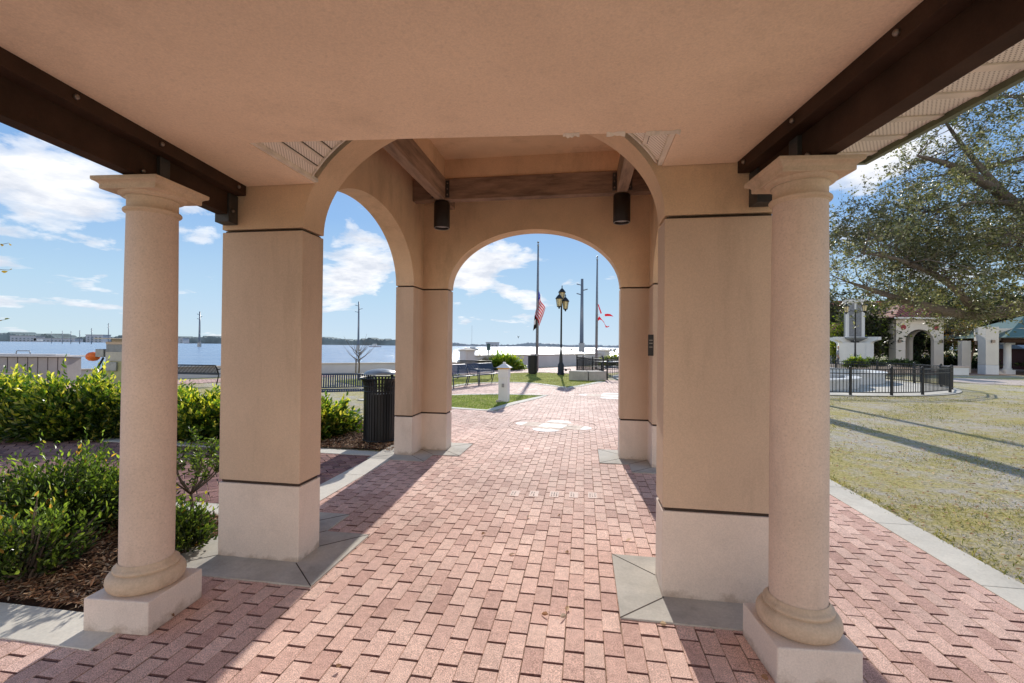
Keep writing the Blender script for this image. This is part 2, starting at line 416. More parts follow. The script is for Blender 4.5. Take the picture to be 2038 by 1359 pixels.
for sg in (-1, 1): arch_wall('x', sg, OW); arch_wall('y', sg, IW-.0)
# ceiling, frieze box and timber frame inside
MB().box((-IW, -IW, 4.2), (IW, IW, 4.28)).build('inner_ceiling', M['stucco'], pav)
BC, BW = 1.245, .07
fr = MB()
for s in (-1, 1):
    fr.box((-BC-.05, s*BC-.05, 3.93), (BC+.05, s*BC+.05, 4.2)); fr.box((s*BC-.05, -BC+.05, 3.93), (s*BC+.05, BC-.05, 4.2))
fr.build('frieze', M['stucco'], pav)
def chamfer_beam(lo, hi, mat):
    return MB().box(lo, hi).build('timber_beam', mat, pav, .008)
for s in (-1, 1):
    chamfer_beam((-IW+.002, s*BC-BW, 3.63), (IW-.002, s*BC+BW, 3.93), M['timber'])
    for y0, y1 in ((-IW+.002, -BC-BW), (-BC+BW, BC-BW), (BC+BW, IW-.002)):
        chamfer_beam((s*BC-BW, y0+.001, 3.632), (s*BC+BW, y1-.001, 3.932), M['timber_l'])
for sx in (-1, 1):
    for sy in (-1, 1):
        for dx in (BW+.03, -BW-.03):
            br = MB().box((sx*BC+dx-.028, sy*(BC-BW)-.006, 3.66), (sx*BC+dx+.028, sy*(BC-BW)+.006, 3.9))
            o = br.build('angle_bracket', M['bracket'], pav, .002)
            for z in (3.70, 3.78, 3.86): MB().ball((sx*BC+dx, sy*(BC-BW)-sy*.010, z), .012, 5).build('bolt_head', M['bolt'], o)
for x, z in ((-.85, 3.88), (-.42, 3.8), (-.2, 3.66), (.1, 3.88), (.33, 3.9), (.55, 3.86), (.8, 3.88)):
    MB().tube([(x, BC-BW-.014, z), (x, BC-BW+.002, z)], .017, 10, 0, False).build('beam_bolt', M['timber'], pav)
rf = MB(); e = OW+.45
rf.add([(-e,-e,4.3),(e,-e,4.3),(e,e,4.3),(-e,e,4.3),(0,0,5.55)], [(0,1,4),(1,2,4),(2,3,4),(3,0,4),(3,2,1,0)])
rf.build('roof', M['redtile'], pav)
MB().box((-e,-e,4.22),(e,-OW-.002,4.298)).box((-e,OW+.002,4.22),(e,e,4.298)).box((-e,-OW,4.22),(-OW-.002,OW,4.298)).box((OW+.002,-OW,4.22),(e,OW,4.298)).build('eave_soffit', M['cream'], pav)
# lamp cylinders
for sx, lab in ((-1, 'dark bronze cylinder downlight hanging at the left end of the timber beam'), (1, 'dark bronze cylinder downlight hanging at the right end of the timber beam')):
    x, y = W2(-.765+sx*BC, 4.965+BC)
    t = thing('ceiling_light', lab, 'ceiling light', (x, y, 3.25), YAW, 'cylinder downlights under the pavilion beams')
    MB().lathe([(.098,.035),(.098,.004),(.106,0),(.112,.006),(.112,.35),(.106,.366),(.06,.370),(.06,.38)], n=40).build('housing', M['lampblack'], t)
    MB().lathe([(.09,.03),(.05,.034),(.001,.036)], n=32, caps=False).build('lens', M['lens'], t)
    MB().lathe([(.097,.001),(.103,-.004),(.109,.001)], n=36, caps=False).build('rim', M['grey'], t)
# plaque on the right inner wall
x, y = W2(-.765+1.655, 4.965+1.20)
t = thing('wall_plaque', 'small dark plaque on the inner face of the far right pier', 'plaque', (x, y, 1.62), YAW)
t.location = (*W2(-.765+1.6, 4.965+1.263), 1.62)
MB().box((-.0,-.012,-.14),(.07,.0,.14)).build('plate', M['lampblack'], t, .003)
for z_ in (.06, .02, -.03): MB().box((.012,-.014,z_),(.058,-.0125,z_+.011)).build('lettering', M['bolt'], t)

# ------------------------------------------------------------------ canopy in the foreground (bends 7 degrees from the pavilion axis)
can = thing('entrance_canopy', 'low tan plaster canopy on two round columns, roofing the foreground path', 'canopy', (0, 0, 0), YAW)
AV = Vector((.1253, -.9921)); NV = Vector((.9921, .1253))
PL = Vector((-2.49, 3.03)); PR = Vector((.935, 3.03)); LEN = 4.1
def cp(side, off, t):     # side -1 left / 1 right; off outward from the ledger's inner edge; t distance from wall towards viewer
    base = PL if side < 0 else PR
    p = base+AV*t+NV*(side*off); return (p.x, p.y)
def cpv(side, off, v):    # same with given v
    base = PL if side < 0 else PR
    p0 = base+NV*(side*off); t = (v-p0.y)/AV.y; p = p0+AV*t; return (p.x, p.y)
CE = .003
ceil = [cp(-1, 0, LEN), cpv(-1, 0, 3.03-CE), (-1.94, 3.03-CE), (-1.94, 2.362), (.485, 2.552), (.485, 3.03-CE), cpv(1, 0, 3.03-CE), cp(1, 0, LEN)]
MB().prism(ceil, 2.76, 2.84).build('plaster_ceiling', M['ceiling'], can)
def strip(b, side, o0, o1, v0, v1, z0, z1, square=True):
    q = [cpv(side, o0, v1), cpv(side, o1, v1), (cp(side, o1, LEN) if v0 is None else cpv(side, o1, v0)), (cp(side, o0, LEN) if v0 is None else cpv(side, o0, v0))]
    return b.prism(q, z0, z1)
for s in (-1, 1):
    bm_ = strip(MB(), s, .085, .17, None, 3.0, 2.53, 2.80).build('steel_beam', M['steel'], can, .003)
    strip(MB(), s, .0015, .084, None, 3.022, 2.688, 2.765).build('ledger', M['steel'], bm_, .003)
    br = strip(MB(), s, .07, .185, 2.925, 3.027, 2.475, 2.685).build('wall_bracket', M['bracket'], bm_, .003)
    strip(MB(), s, .062, .192, 2.30, 2.375, 2.52, 2.686).build('column_bracket', M['bracket'], bm_, .003) if s < 0 else strip(MB(), s, .062, .192, 2.51, 2.585, 2.52, 2.686).build('column_bracket', M['bracket'], bm_, .003)
    bo = MB()
    for v, o, z in ([(2.93, -.004, 2.725), (2.24, -.004, 2.725), (1.75, -.004, 2.725), (2.2, .078, 2.56), (2.96, .064, 2.56)] if s < 0 else [(2.93, -.004, 2.725), (2.43, -.004, 2.725), (1.8, -.004, 2.725), (2.45, .078, 2.56), (1.2, -.004, 2.725)]):
        x, y = cpv(s, o, v); MB().ball((x, y, z), .013, 6).build('bolt_head', M['bolt'], bm_)
    OW_ = .63 if s > 0 else .44
    so = strip(MB(), s, .171, OW_, None, 2.9, 2.70, 2.72)
    o = so.build('soffit', M['soffit'], can)
    rb = MB()
    v = 2.82
    while v > -.9:
        strip(rb, s, .172, OW_-.002, v-.022, v+.022, 2.692, 2.6995); v -= .2
    rb.build('soffit_rib', M['cream'], o)
    fa = MB(); strip(fa, s, OW_+.001, OW_+.03, None, 2.93, 2.672, 2.86); strip(fa, s, .171, OW_, 2.901, 2.93, 2.672, 2.86)
    fa.build('fascia', M['green'] if False else M['fascia'], can)
rd = MB()
c0 = Vector(((PL.x+PR.x)/2, 3.02)); a0 = c0-AV*.0; a1 = c0+AV*LEN
l0, l1, r0, r1 = cpv(-1, .5, 3.02), cp(-1, .5, LEN), cpv(1, .7, 3.02), cp(1, .7, LEN)
rd.add([(*l0, 2.87), (*l1, 2.87), (*r0, 2.87), (*r1, 2.87), (a0.x, a0.y, 3.95), (a1.x, a1.y, 3.95), (*l0, 2.83+.1), (*l1, 2.93), (*r0, 2.93), (*r1, 2.93), (a0.x, a0.y, 4.01), (a1.x, a1.y, 4.01)],
       [(0,1,5,4),(4,5,3,2),(6,10,11,7),(10,8,9,11),(0,6,7,1),(2,3,9,8),(1,7,11,5),(5,11,9,3)])
rd.build('roof', M['green'], can)
# soffit panels in the ceiling opening, cut in a curve round the arch
def scribe(z, side, off):
    k = math.sqrt(max(0, 1-((z-SPR)/(RISE+off))**2)); x = side*(OP+off)*k-.765
    t = (2.79-1.6)/(z-1.6); return (x*t, 3.03*t)
for s in (-1, 1):
    ed = -1.94 if s < 0 else .485
    cur = [scribe(2.79+.011*k, s, .045) for k in range(0, 40)]
    lim = lambda x: 2.362+(x+1.94)*(2.552-2.362)/(.485+1.94)
    cur = [p for p in cur if p[1] > lim(p[0])+.01 and (p[0] > ed if s < 0 else p[0] < ed)]
    last = (cur[-1][0], lim(cur[-1][0]))
    poly = [(ed+(-s)*.004, lim(ed)+.004), (ed-s*.004, 3.024)]+cur+[(last[0], last[1]+.004)]
    o = MB().prism(poly, 2.79, 2.80).build('opening_soffit', M['soffit'], can)
    MB().tube([(x, y, 2.786) for x, y in cur], .008, 6).build('curved_trim', M['cream'], can)
    MB().box((min(ed-s*.002, ed-s*.030), lim(ed)+.006, 2.764), (max(ed-s*.002, ed-s*.030), 3.022, 2.789)).build('edge_trim', M['cream'], can)
    rb = MB()
    for k in range(1, 6):
        x = ed-s*(.03+.12*k); ys = [p for p in cur if (p[0] > x if s < 0 else p[0] < x)]
        yy = max([p[1] for p in ys], default=0)-.01
        if yy > lim(x)+.03: rb.box((x-.010, lim(x)+.006, 2.780), (x+.014, yy, 2.7895)).box((x+.0142, lim(x)+.006, 2.786), (x+.019, yy, 2.7893), 1)
    if rb.v: rb.build('soffit_rib', [M['cream'], M['groove']], o)
# peeling paint along the ceiling edge
for (x, w, seed) in ((-.08, .09, 1), (.16, .10, 2), (.36, .08, 3), (.44, .12, 4)):
    rr = random.Random(seed); yb = 2.362+(x+1.94)*.0784-.012; n = 7
    up = [(x-w/2+w*k/n, yb-.004-rr.random()*.012, 2.7585) for k in range(n+1)]; dn = [(x-w/2+w*k/n, yb+.012, 2.752-rr.random()*.014) for k in range(n+1)]
    MB().add(up+dn, [(k, k+1, n+2+k, n+1+k) for k in range(n)]).build('peeling_paint', M['cream'], can)
# columns
def column(u, v, rot, name='column'):
    c = bpy.data.objects.new(name, None); COL.objects.link(c); c.parent = can; c.location = (u, v, 0); c.rotation_euler = (0, 0, rot)
    MB().box((-.193,-.193,0), (.193,.193,.182)).build('plinth', M['base'], c, .007)
    tor = [(.001,.183),(.15,.183)]+[(.150+.041*math.cos(a), .234+.051*math.sin(a)) for a in [R(-90+k*15) for k in range(0, 13)]]
    tor += [(.150,.286),(.158,.289),(.160,.296),(.158,.305),(.150,.309),(.139,.318),(.134,.335)]
    MB().lathe(tor, n=72, caps=False).build('base_moulding', M['capital'], c)
    sh = []
    for k in range(15):
        t = k/14; sh.append((.131-.007*t*t+.0015*math.sin(math.pi*t), .322+(2.345-.322)*t))
    MB().lathe(sh, n=72, caps=False).build('shaft', M['column'], c)
    cap = [(.124,2.338),(.130,2.343)]+[(.130+.012*math.cos(R(a)), 2.357+.012*math.sin(R(a))) for a in range(-90, 91, 20)]+[(.124,2.371),(.124,2.420),(.129,2.425),(.131,2.432)]
    cap += [(.131+.034*math.sin(R(a)), 2.462-.030*math.cos(R(a))) for a in range(0, 91, 15)]
    MB().lathe(cap, n=72, caps=False).build('necking', M['capital'], c)
    ab = MB(); pr = [(.166,2.452),(.170,2.456),(.170,2.476),(.173,2.482),(.183,2.490),(.193,2.494),(.197,2.500),(.197,2.517)]
    vs = []; fs = []
    for r, z in pr: vs += [(-r,-r,z),(r,-r,z),(r,r,z),(-r,r,z)]
    for k in range(len(pr)-1):
        for i in range(4): j = (i+1)%4; fs.append((4*k+i,4*k+j,4*k+4+j,4*k+4+i))
    fs += [(3,2,1,0), tuple(4*(len(pr)-1)+i for i in range(4))]
    ab.add(vs, fs).build('abacus', M['capital'], c, .002)
column(-2.530, 2.325, R(4.0)); column(1.093, 2.545, R(4.6))

# ------------------------------------------------------------------ ground
# big sheet of land, cut along the sea wall
SW = [(-45, -12.5), (-10.35, 24.55), (-2.9, 27.9), (8.35, 41.3), (95, 144)]
LAND = SW+[(2600, 3200), (5000, -3000), (-4000, -3000), (-200, -180)]
struct(MB().sheet(LAND, -.016).build('lawn', M['lawn']))
struct(MB().sheet([(-9000,-9000),(9000,-9000),(9000,9000),(-9000,9000)], -1.9).build('river', M['water']))
def uvp(pts): return [W2(*p) for p in pts]
# paved areas, in corridor axes (u, v)
corridor = [(-9, -2), (-9, 2.10), (-2.55, 2.12), (-2.72, 2.6), (-2.72, 7.1), (-3.6, 8.8), (-3.6, 11.25), (-2.08, 10.8), (-2.0, 12.6), (-1.55, 13.9), (-1.2, 14.6), (-1.9, 14.75), (-3.4, 14.2), (-5.4, 13.4), (-6.4, 14.4), (-4.9, 16.2), (-4.5, 18.2),
            (-3.0, 19.25), (-2.1, 19.1), (-1.6, 18.5), (-.65, 17.4), (-.2, 18.2), (.95, 21.0), (1.1, 22.3), (4.3, 20.3), (4.45, 12.6), (2.80, 8.), (2.78, 6.0), (2.78, -2)]
hbone = [(-14, 3.9), (-2.8, 3.9), (-2.8, 6.2), (-6.5, 6.24), (-10, 6.3), (-14, 6.6)]
prom = [(-9.5, 24.2), (-6.0, 23.6), (-5.0, 24.4), (-3.6, 26.5), (-2.6, 27.3), (-.8, 26.6), (-.4, 25.4), (.2, 26.0), (5, 33), (-.4, 36.2), (-7.0, 27.9), (-9.6, 25.4)]
def pave(name, poly, ang, base, jit, pattern='run', lim=None):
    """real pavers 102 x 204 mm with chamfered tops; poly in (u,v)"""
    a, b = .1035, .205
    P = np.array(poly); x0, y0 = P.min(0)-.3; x1, y1 = P.max(0)+.3
    C = []; Rr = []
    if pattern == 'run':
        nx = int((x1-x0)/a)+1; ny = int((y1-y0)/b)+2
        I, J = np.meshgrid(np.arange(nx), np.arange(ny), indexing='ij')
        cx = x0+(I+.5)*a; cy = y0+(J+.5*(I % 2))*b; C = np.stack([cx.ravel(), cy.ravel()], 1); Rr = np.zeros(len(C))
    else:
        # herringbone at 45 degrees
        n = int(max(x1-x0, y1-y0)/a)+8; out = []
        for i in range(-n, n):
            for j in range(-n, n):
                k = (i-j) % 4
                if k == 0: out.append((i+1.0, j+.5, 0))    # horizontal covers (i,j),(i+1,j)
                elif k == 3: out.append((i+.5, j+1.0, 1))
        o = np.array(out, float); q = o[:, :2]*a; c45 = math.cos(ang); s45 = math.sin(ang)
        cx = (x0+x1)/2+q[:, 0]*c45-q[:, 1]*s45; cy = (y0+y1)/2+q[:, 0]*s45+q[:, 1]*c45
        C = np.stack([cx, cy], 1); Rr = np.where(o[:, 2] == 0, ang+math.pi/2, ang)
    k = in_poly(C[:, 0], C[:, 1], poly); C = C[k]; Rr = Rr[k]; n = len(C)
    hx = a/2-.0003; hy = b/2-.0022
    if pattern != 'run': hx = a/2-.002; hy = a-.002
    ch = .0075 if pattern == 'run' else .005; cx_ = .0030 if pattern == 'run' else .004
    zx = -.0032; A = [(-hx,-hy,-.013),(hx,-hy,-.013),(hx,hy,-.012),(-hx,hy,-.012)]; T = [(-hx+cx_,-hy+ch,0),(hx-cx_,-hy+ch,0),(hx-cx_,hy-ch*.5,0),(-hx+cx_,hy-ch*.5,0)]
    Sx = [(hx,-hy+ch,zx),(hx,hy-ch*.5,zx),(-hx,-hy+ch,zx),(-hx,hy-ch*.5,zx)]
    loc = np.array([T[0],T[1],T[2],T[3], A[0],A[1],T[1],T[0], T[3],T[2],A[2],A[3], T[1],Sx[0],Sx[1],T[2], Sx[2],T[0],T[3],Sx[3]])
    cr, sr = np.cos(Rr+RNG.normal(size=n)*.006)[:,None], np.sin(Rr+RNG.normal(size=n)*.004)[:,None]
    X = loc[None,:,0]*cr-loc[None,:,1]*sr+C[:,0:1]+RNG.normal(size=(n,1))*.0012; Y = loc[None,:,0]*sr+loc[None,:,1]*cr+C[:,1:2]+RNG.normal(size=(n,1))*.0012
    Z = np.repeat(loc[None,:,2], n, 0)+RNG.normal(size=(n,1))*.0008
    tx = RNG.normal(size=(n,1))*.006; ty = RNG.normal(size=(n,1))*.006
    Z = Z+loc[None,:,0]*tx+loc[None,:,1]*ty
    V = np.stack([X*CY-Y*SY, X*SY+Y*CY, Z], 2).reshape(-1, 3)
    F = np.arange(20).reshape(5, 4)
    FF = (np.arange(n)*20)[:,None,None]+F[None]; FF = FF.reshape(-1, 4)
    Cc = palette(base, [1]*len(base), n, jit)
    # slow tone drift over the area
    dr = .06*np.sin(C[:,0]*1.3+2*np.sin(C[:,1]*.7))+.05*np.sin(C[:,1]*2.1+C[:,0])
    Cc = np.clip(Cc*(1+dr[:,None]), .01, 1)
    C5 = np.stack([Cc, Cc*np.array([.30,.24,.24]), Cc*np.array([.55,.5,.48]), Cc*.35+np.array([.33,.22,.16]), Cc*.35+np.array([.33,.22,.16])], 1)  # near end chamfer's shade painted into its colour; side chamfers take joint sand
    o = cloudmesh(name, V, FF, np.repeat(C5.reshape(-1, 3), 4, 0), M['paver'])
    return struct(o)
RED = [(.72,.49,.405), (.68,.45,.37), (.76,.53,.44), (.62,.40,.33), (.71,.48,.40), (.77,.545,.45), (.73,.505,.415)]
DRK = [(.26,.14,.125), (.30,.17,.15), (.22,.125,.115), (.33,.19,.16)]
struct(MB().sheet(uvp(corridor), -.0125).build('path_sand', M['sand']))
pave('brick_path', corridor, 0, RED, .04)
struct(MB().sheet(uvp(hbone), -.0130).build('side_path_sand', M['sand']))
pave('side_path', hbone, R(45), DRK+[(.34,.20,.17)], .08, 'herring')
struct(MB().sheet(uvp(prom), -.0133).build('promenade_sand', M['sand']))
pave('promenade', prom, 0, RED, .05)
lprom = [(-17.5,17.6), (-9.3,25.1), (-8.6, 24.4), (-8.4,22.8), (-16.0,15.6)]
def pave_w(name, poly): return pave(name, [UV(*p) for p in poly], 0, RED, .05)
pave_w('left_promenade', [(-19,13.3),(-9.8,23.4),(-8.5,22.2),(-17.4,11.4)])
struct(MB().sheet([(-19,13.3),(-9.8,23.4),(-8.5,22.2),(-17.4,11.4)], -.0136).build('left_promenade_sand', M['sand']))
# concrete bands and aprons
def band(b, pts, w, z0=-.03, z1=.008):
    """strip of width w to the left of a polyline (world xy)"""
    p = [Vector(q) for q in pts]; L = []
    for i, q in enumerate(p):
        d = (p[min(i+1, len(p)-1)]-p[max(i-1, 0)]).normalized(); L.append(q+Vector((-d.y, d.x))*w)
    for i in range(len(p)-1):
        b.prism([tuple(p[i]), tuple(p[i+1]), tuple(L[i+1]), tuple(L[i])], z0, z1)
    return b
def bezier(pts, n=8):
    out = []; P = [Vector(p) for p in pts]
    for i in range(len(P)-1):
        p0 = P[max(i-1,0)]; p1 = P[i]; p2 = P[i+1]; p3 = P[min(i+2, len(P)-1)]
        for k in range(n):
            t = k/n; out.append(tuple(.5*((2*p1)+(-p0+p2)*t+(2*p0-5*p1+4*p2-p3)*t*t+(-p0+3*p1-3*p2+p3)*t**3)))
    out.append(tuple(P[-1])); return out
ap = MB(); jt = MB()
for sx in (-1, 1):
    for sy in (-1, 1):
        o = [(2.21,2.21),(.99,2.21),(.99,1.38),(1.38,1.38),(1.38,.99),(2.21,.99)]
        poly = [(x*sx-.765, y*sy+4.965) for x, y in o]
        ap.prism(uvp(poly), -.03, .009)
        for p, q in (((.99,2.21),(OP+.01,OW+.01)), ((.99,1.38),(OP-.0,IW)), ((1.38,1.38),(IW,IW)), ((1.38,.99),(IW,OP)), ((2.21,.99),(OW,OP)), ((2.21,2.21),(OW,OW))):
            a_ = W2(p[0]*sx-.765, p[1]*sy+4.965); b_ = W2(q[0]*sx-.765, q[1]*sy+4.965)
            jt.bar((*a_, .0085), (*b_, .0085), .006, .004)
ap_o = struct(ap.build('pier_apron', M['concrete'], bevel=.003)); struct(jt.build('apron_joint', M['groove']))
bd = MB()
def seg(u0, v0, u1, v1, n=1):
    for k in range(n):
        a0, a1, b0, b1 = u0, u1, v0+(v1-v0)*k/n+.003, v0+(v1-v0)*(k+1)/n-.003
        bd.prism(uvp([(a0,b0),(a1,b0),(a1,b1),(a0,b1)]), -.03, .0075)
seg(2.675, -2, 2.975, 8.0, 9)                       # right edge band
bd.prism(uvp([(2.675,8.0),(2.975,8.0),(4.6,12.6),(4.3,12.6)]), -.03, .0075)
seg(-2.925, 3.96, -2.625, 6.42, 2)                  # between the left piers
for k in range(5): bd.prism(uvp([(-9-.0+k*1.3,1.995),(-9+k*1.3+1.292,1.995),(-9+k*1.3+1.292,2.26),(-9+k*1.3,2.26)]), -.03, .0075)
bd.prism(uvp([(-2.93,3.74),(-2.93,4.0),(-12,4.0),(-12,3.74)]), -.03, .0075)
bd.prism(uvp([(-2.93,6.12),(-2.93,6.36),(-6.5,6.38),(-6.5,6.14)]), -.03, .0075)
bd.prism(uvp([(-6.506,6.14),(-6.506,6.38),(-10,6.46),(-14,6.8),(-14,6.52),(-10,6.2)]), -.03, .0075)
g1 = uvp([(-5.3,13.3),(-6.2,12.3),(-3.3,11.25),(-2.35,11.0),(-2.0,12.5),(-1.55,13.8),(-1.25,14.55),(-2.6,14.55),(-3.6,14.15)])
g2f = bezier(uvp([(-6.6,14.6),(-5.1,16.2),(-4.6,18.0),(-3.6,19.05),(-2.6,19.25),(-1.9,18.85),(-1.3,18.1),(-.7,17.5),(-.35,17.75),(.1,18.7),(.95,21.0)]), 5)
bd2 = MB()
band(bd2, g2f, .28, -.03, .011)
band(bd2, g1[::-1]+[g1[-1]], .24, -.03, .011)
struct(bd.build('concrete_edging', M['concrete2'], bevel=.003)); struct(bd2.build('curved_edging', M['concrete2']))
struct(MB().sheet(g1, .004).build('grass_island', M['turf']))
g2 = g2f+uvp([(1.0,22.0),(.2,24.6),(-.8,26.3),(-2.5,26.6),(-3.9,26.1),(-5.4,24.2),(-6.9,23.4),(-9.5,22.6),(-10.5,18.0)])
struct(MB().sheet(g2, .0035).build('grass_verge', M['turf']))
wk = MB()
wk.prism([(22.25, 23.40), (25.06, 25.97), (27.50, 24.45), (40,30), (40,24), (23.54, 20.93), (22.45, 21.61)], -.02, .004)
struct(wk.build('far_walkway', M['stone']))
wk = MB(); wk.prism([(25.5,30.2),(27,28.8),(60,33),(60,40),(30,40)], -.02, .003); struct(wk.build('far_paving', M['sand']))

# mulch beds
def bedmesh(name, poly, h, seed):
    P = np.array(poly); x0, y0 = P.min(0); x1, y1 = P.max(0); n = int((x1-x0)/.12); m = int((y1-y0)/.12); b = MB()
    rr = np.random.default_rng(seed); idx = {}
    X, Y = np.meshgrid(np.linspace(x0, x1, n), np.linspace(y0, y1, m), indexing='ij')
    ins = in_poly(X, Y, poly)
    for i in range(n):
        for j in range(m):
            if ins[i, j]:
                x, y = W2(X[i,j], Y[i,j]); edge = min(X[i,j]-x0, x1-X[i,j], Y[i,j]-y0, y1-Y[i,j])
                idx[i,j] = len(b.v); b.v.append((x, y, -.006+h*min(1, edge/.35)*(.6+.4*math.sin(X[i,j]*3)*math.cos(Y[i,j]*2.3))+rr.normal()*.006))
    for i in range(n-1):
        for j in range(m-1):
            q = [(i,j),(i+1,j),(i+1,j+1),(i,j+1)]
            if all(k in idx for k in q): b.f.append([idx[k] for k in q]); b.m.append(0); b.sm.append(True)
    return struct(b.build(name, M['mulch']))
frontbed = [(-9, 2.27), (-2.35, 2.27), (-2.35, 2.5), (-2.62, 2.7), (-2.98, 2.74), (-2.98, 3.73), (-9, 3.73)]
backbed = [(-13, 6.5), (-9.9, 6.47), (-6.4, 6.39), (-2.93, 6.37), (-2.93, 7.2), (-2.62, 7.3), (-2.62, 8.7), (-13, 9.3)]
bedmesh('front_mulch_bed', frontbed, .03, 1); bedmesh('back_mulch_bed', backbed, .05, 2)
def chips(name, label, poly, n, zh, seed):
    P = np.array(poly); x0, y0 = P.min(0); x1, y1 = P.max(0)
    c = RNG.uniform((x0,y0), (x1,y1), (n*2,2)); c = c[in_poly(c[:,0], c[:,1], poly)][:n]; n = len(c)
    wx = c[:,0]*CY-c[:,1]*SY; wy = c[:,0]*SY+c[:,1]*CY
    Pp = np.stack([wx, wy, np.full(n, zh)+RNG.uniform(0, .022, n)], 1)
    D = unit(np.stack([RNG.normal(size=n), RNG.normal(size=n), RNG.normal(size=n)*.28], 1))
    V, F, C = leafgeo(Pp, D, RNG.uniform(.025,.075,n), RNG.uniform(.003,.008,n), palette([(.36,.19,.10),(.22,.11,.06),(.50,.33,.20),(.12,.065,.04),(.62,.46,.31)], [3,3,2.5,2,1.6], n), np.array([0,0,1.]), .1)
    o = cloudmesh(name, V, F, C, M['chips']); tag(o, label, 'mulch', kind='stuff')
chips('bark_mulch', 'brown shredded bark mulch under the front shrub', [(-5.2,2.3),(-2.3,2.3),(-2.98,2.74),(-2.98,3.72),(-5.2,3.72)], 15000, .008, 1)
chips('bark_mulch', 'dark shredded mulch around the near trash can', [(-5.5,6.42),(-2.65,6.4),(-2.65,8.0),(-5.5,8.0)], 7000, .03, 2)
# ------------------------------------------------------------------ sea wall
def wall_seg(name, label, p, q, h, th, capw, grp=None):
    p = Vector(p); q = Vector(q); d = q-p; L = d.length; a = math.atan2(d.y, d.x)
    t = thing(name, label, 'wall', (p.x, p.y, 0), a, grp)
    MB().box((0, 0, -2.2), (L, th, h-.06)).build('wall_body', M['seawall'], t)
    MB().box((0, -capw, h-.058), (L, th+capw, h)).build('wall_cap', M['cap'], t, .01)
    return t
wall_seg('sea_wall', 'tall white stucco sea wall with tan cap beyond the flagpoles', (-2.5, 28.35), (8.0, 40.9), .94, .3, .04)
wall_seg('sea_wall', 'low white sea wall left of the capped pillar, behind the slatted bench', (-10.35, 24.55), (-3.1, 27.8), .53, .3, .05)
wall_seg('sea_wall', 'low sea wall along the water at the far left behind the hedge', (-45, -12.5), (-10.6, 24.3), .50, .3, .05)
def pillar(x, y, h, w, label, rz):
    t = thing('wall_pillar', label, 'pillar', (x, y, 0), rz, 'capped pillars of the sea wall')
    MB().box((-w/2,-w/2,-2.), (w/2,w/2,h-.12)).box((-w/2+.1,-w/2-.012,.3),(w/2-.1,-w/2-.001,h-.3)).build('shaft', M['seawall'], t)
    e = w/2+.07
    MB().box((-e,-e,h-.118),(e,e,h-.07)).add([(-e,-e,h-.07),(e,-e,h-.07),(e,e,h-.07),(-e,e,h-.07),(0,0,h+.06)], [(0,1,4),(1,2,4),(2,3,4),(3,0,4)]).build('pillar_cap', M['cap'], t)
pillar(-2.75, 28.0, 1.36, .66, 'white capped sea wall pillar right of the near arch pier, behind the benches', .7)
pillar(8.3, 41.2, 1.30, .8, 'white capped sea wall pillar behind the black fence', .8)
pillar(-11.3, 22.9, .72, 1.5, 'low wide tan capped pillar behind the slatted bench on the left', .8)

# ------------------------------------------------------------------ benches
def bench(name, label, loc, rz, L, mat, hb=.82, grp=None, n=None):
    """steel slat bench; local x along, faces -y"""
    t = thing(name, label, 'bench', (*loc, 0), rz, grp)
    n = n or int(L/.055); s = MB(); bk = MB()
    prof_s = [(-.03,.395),(-.06,.42),(-.02,.45),(.12,.435),(.3,.415),(.42,.42)]
    prof_b = [(.43,.46),(.50,.62),(.555,hb-.03),(.58,hb)]
    for k in range(n):
        x = -L/2+.04+(L-.08)*k/(n-1)
        for pr, b in ((prof_s, s), (prof_b, bk)):
            for i in range(len(pr)-1): b.bar((x, pr[i][0]-.25, pr[i][1]), (x, pr[i+1][0]-.25, pr[i+1][1]), .026, .007, up=(1,0,0)) if False else b.add([(x-.018,pr[i][0]-.25,pr[i][1]),(x+.018,pr[i][0]-.25,pr[i][1]),(x+.018,pr[i+1][0]-.25,pr[i+1][1]),(x-.018,pr[i+1][0]-.25,pr[i+1][1])],[(0,1,2,3)])
    s.tube([(-L/2,-.29,.42),(L/2,-.29,.42)], .018, 8).tube([(-L/2,.17,.425),(L/2,.17,.425)], .016, 8)
    bk.tube([(-L/2,.19,.47),(L/2,.19,.47)], .014, 8).tube([(-L/2,.335,hb),(L/2,.335,hb)], .02, 8)
    s.build('seat', mat, t); bk.build('backrest', mat, t)
    for sx in (-1, 1):
        x = sx*(L/2+.01)
        MB().tube([(x,-.30,0),(x,-.27,.40),(x,-.25,.58),(x,-.16,.645),(x,.12,.62),(x,.24,.60)], [.02]*6, 8).build('leg', mat, t)
        MB().tube([(x,.30,0),(x,.18,.42),(x,.25,.62),(x,.335,hb)], .02, 8).build('leg', mat, t)
    return t
bg = 'slatted steel benches in the waterfront park'
bench('park_bench', 'navy slatted bench nearest the white bollard, left one of the joined pair', (-1.95, 17.25), math.atan2(1.45,.77), 1.65, M['blue'], grp=bg)
bench('park_bench', 'navy slatted bench behind the white bollard, right one of the joined pair', (-1.05, 18.80), math.atan2(1.35,.80), 1.75, M['blue'], grp=bg)
bench('park_bench', 'black slatted bench seen from behind, beyond the navy pair', (-1.75, 21.6), math.pi+.05, 1.55, M['black'], .86, grp=bg)
bench('park_bench', 'navy slatted bench to the left of the near trash can', (-4.2, 11.6), R(20), 1.4, M['blue'], .80, grp=bg)
bench('park_bench', 'black slatted bench facing the river, between the left column and the left pier', (-11.9, 16.9), math.pi-R(6), 2.5, M['black'], .76, grp=bg)

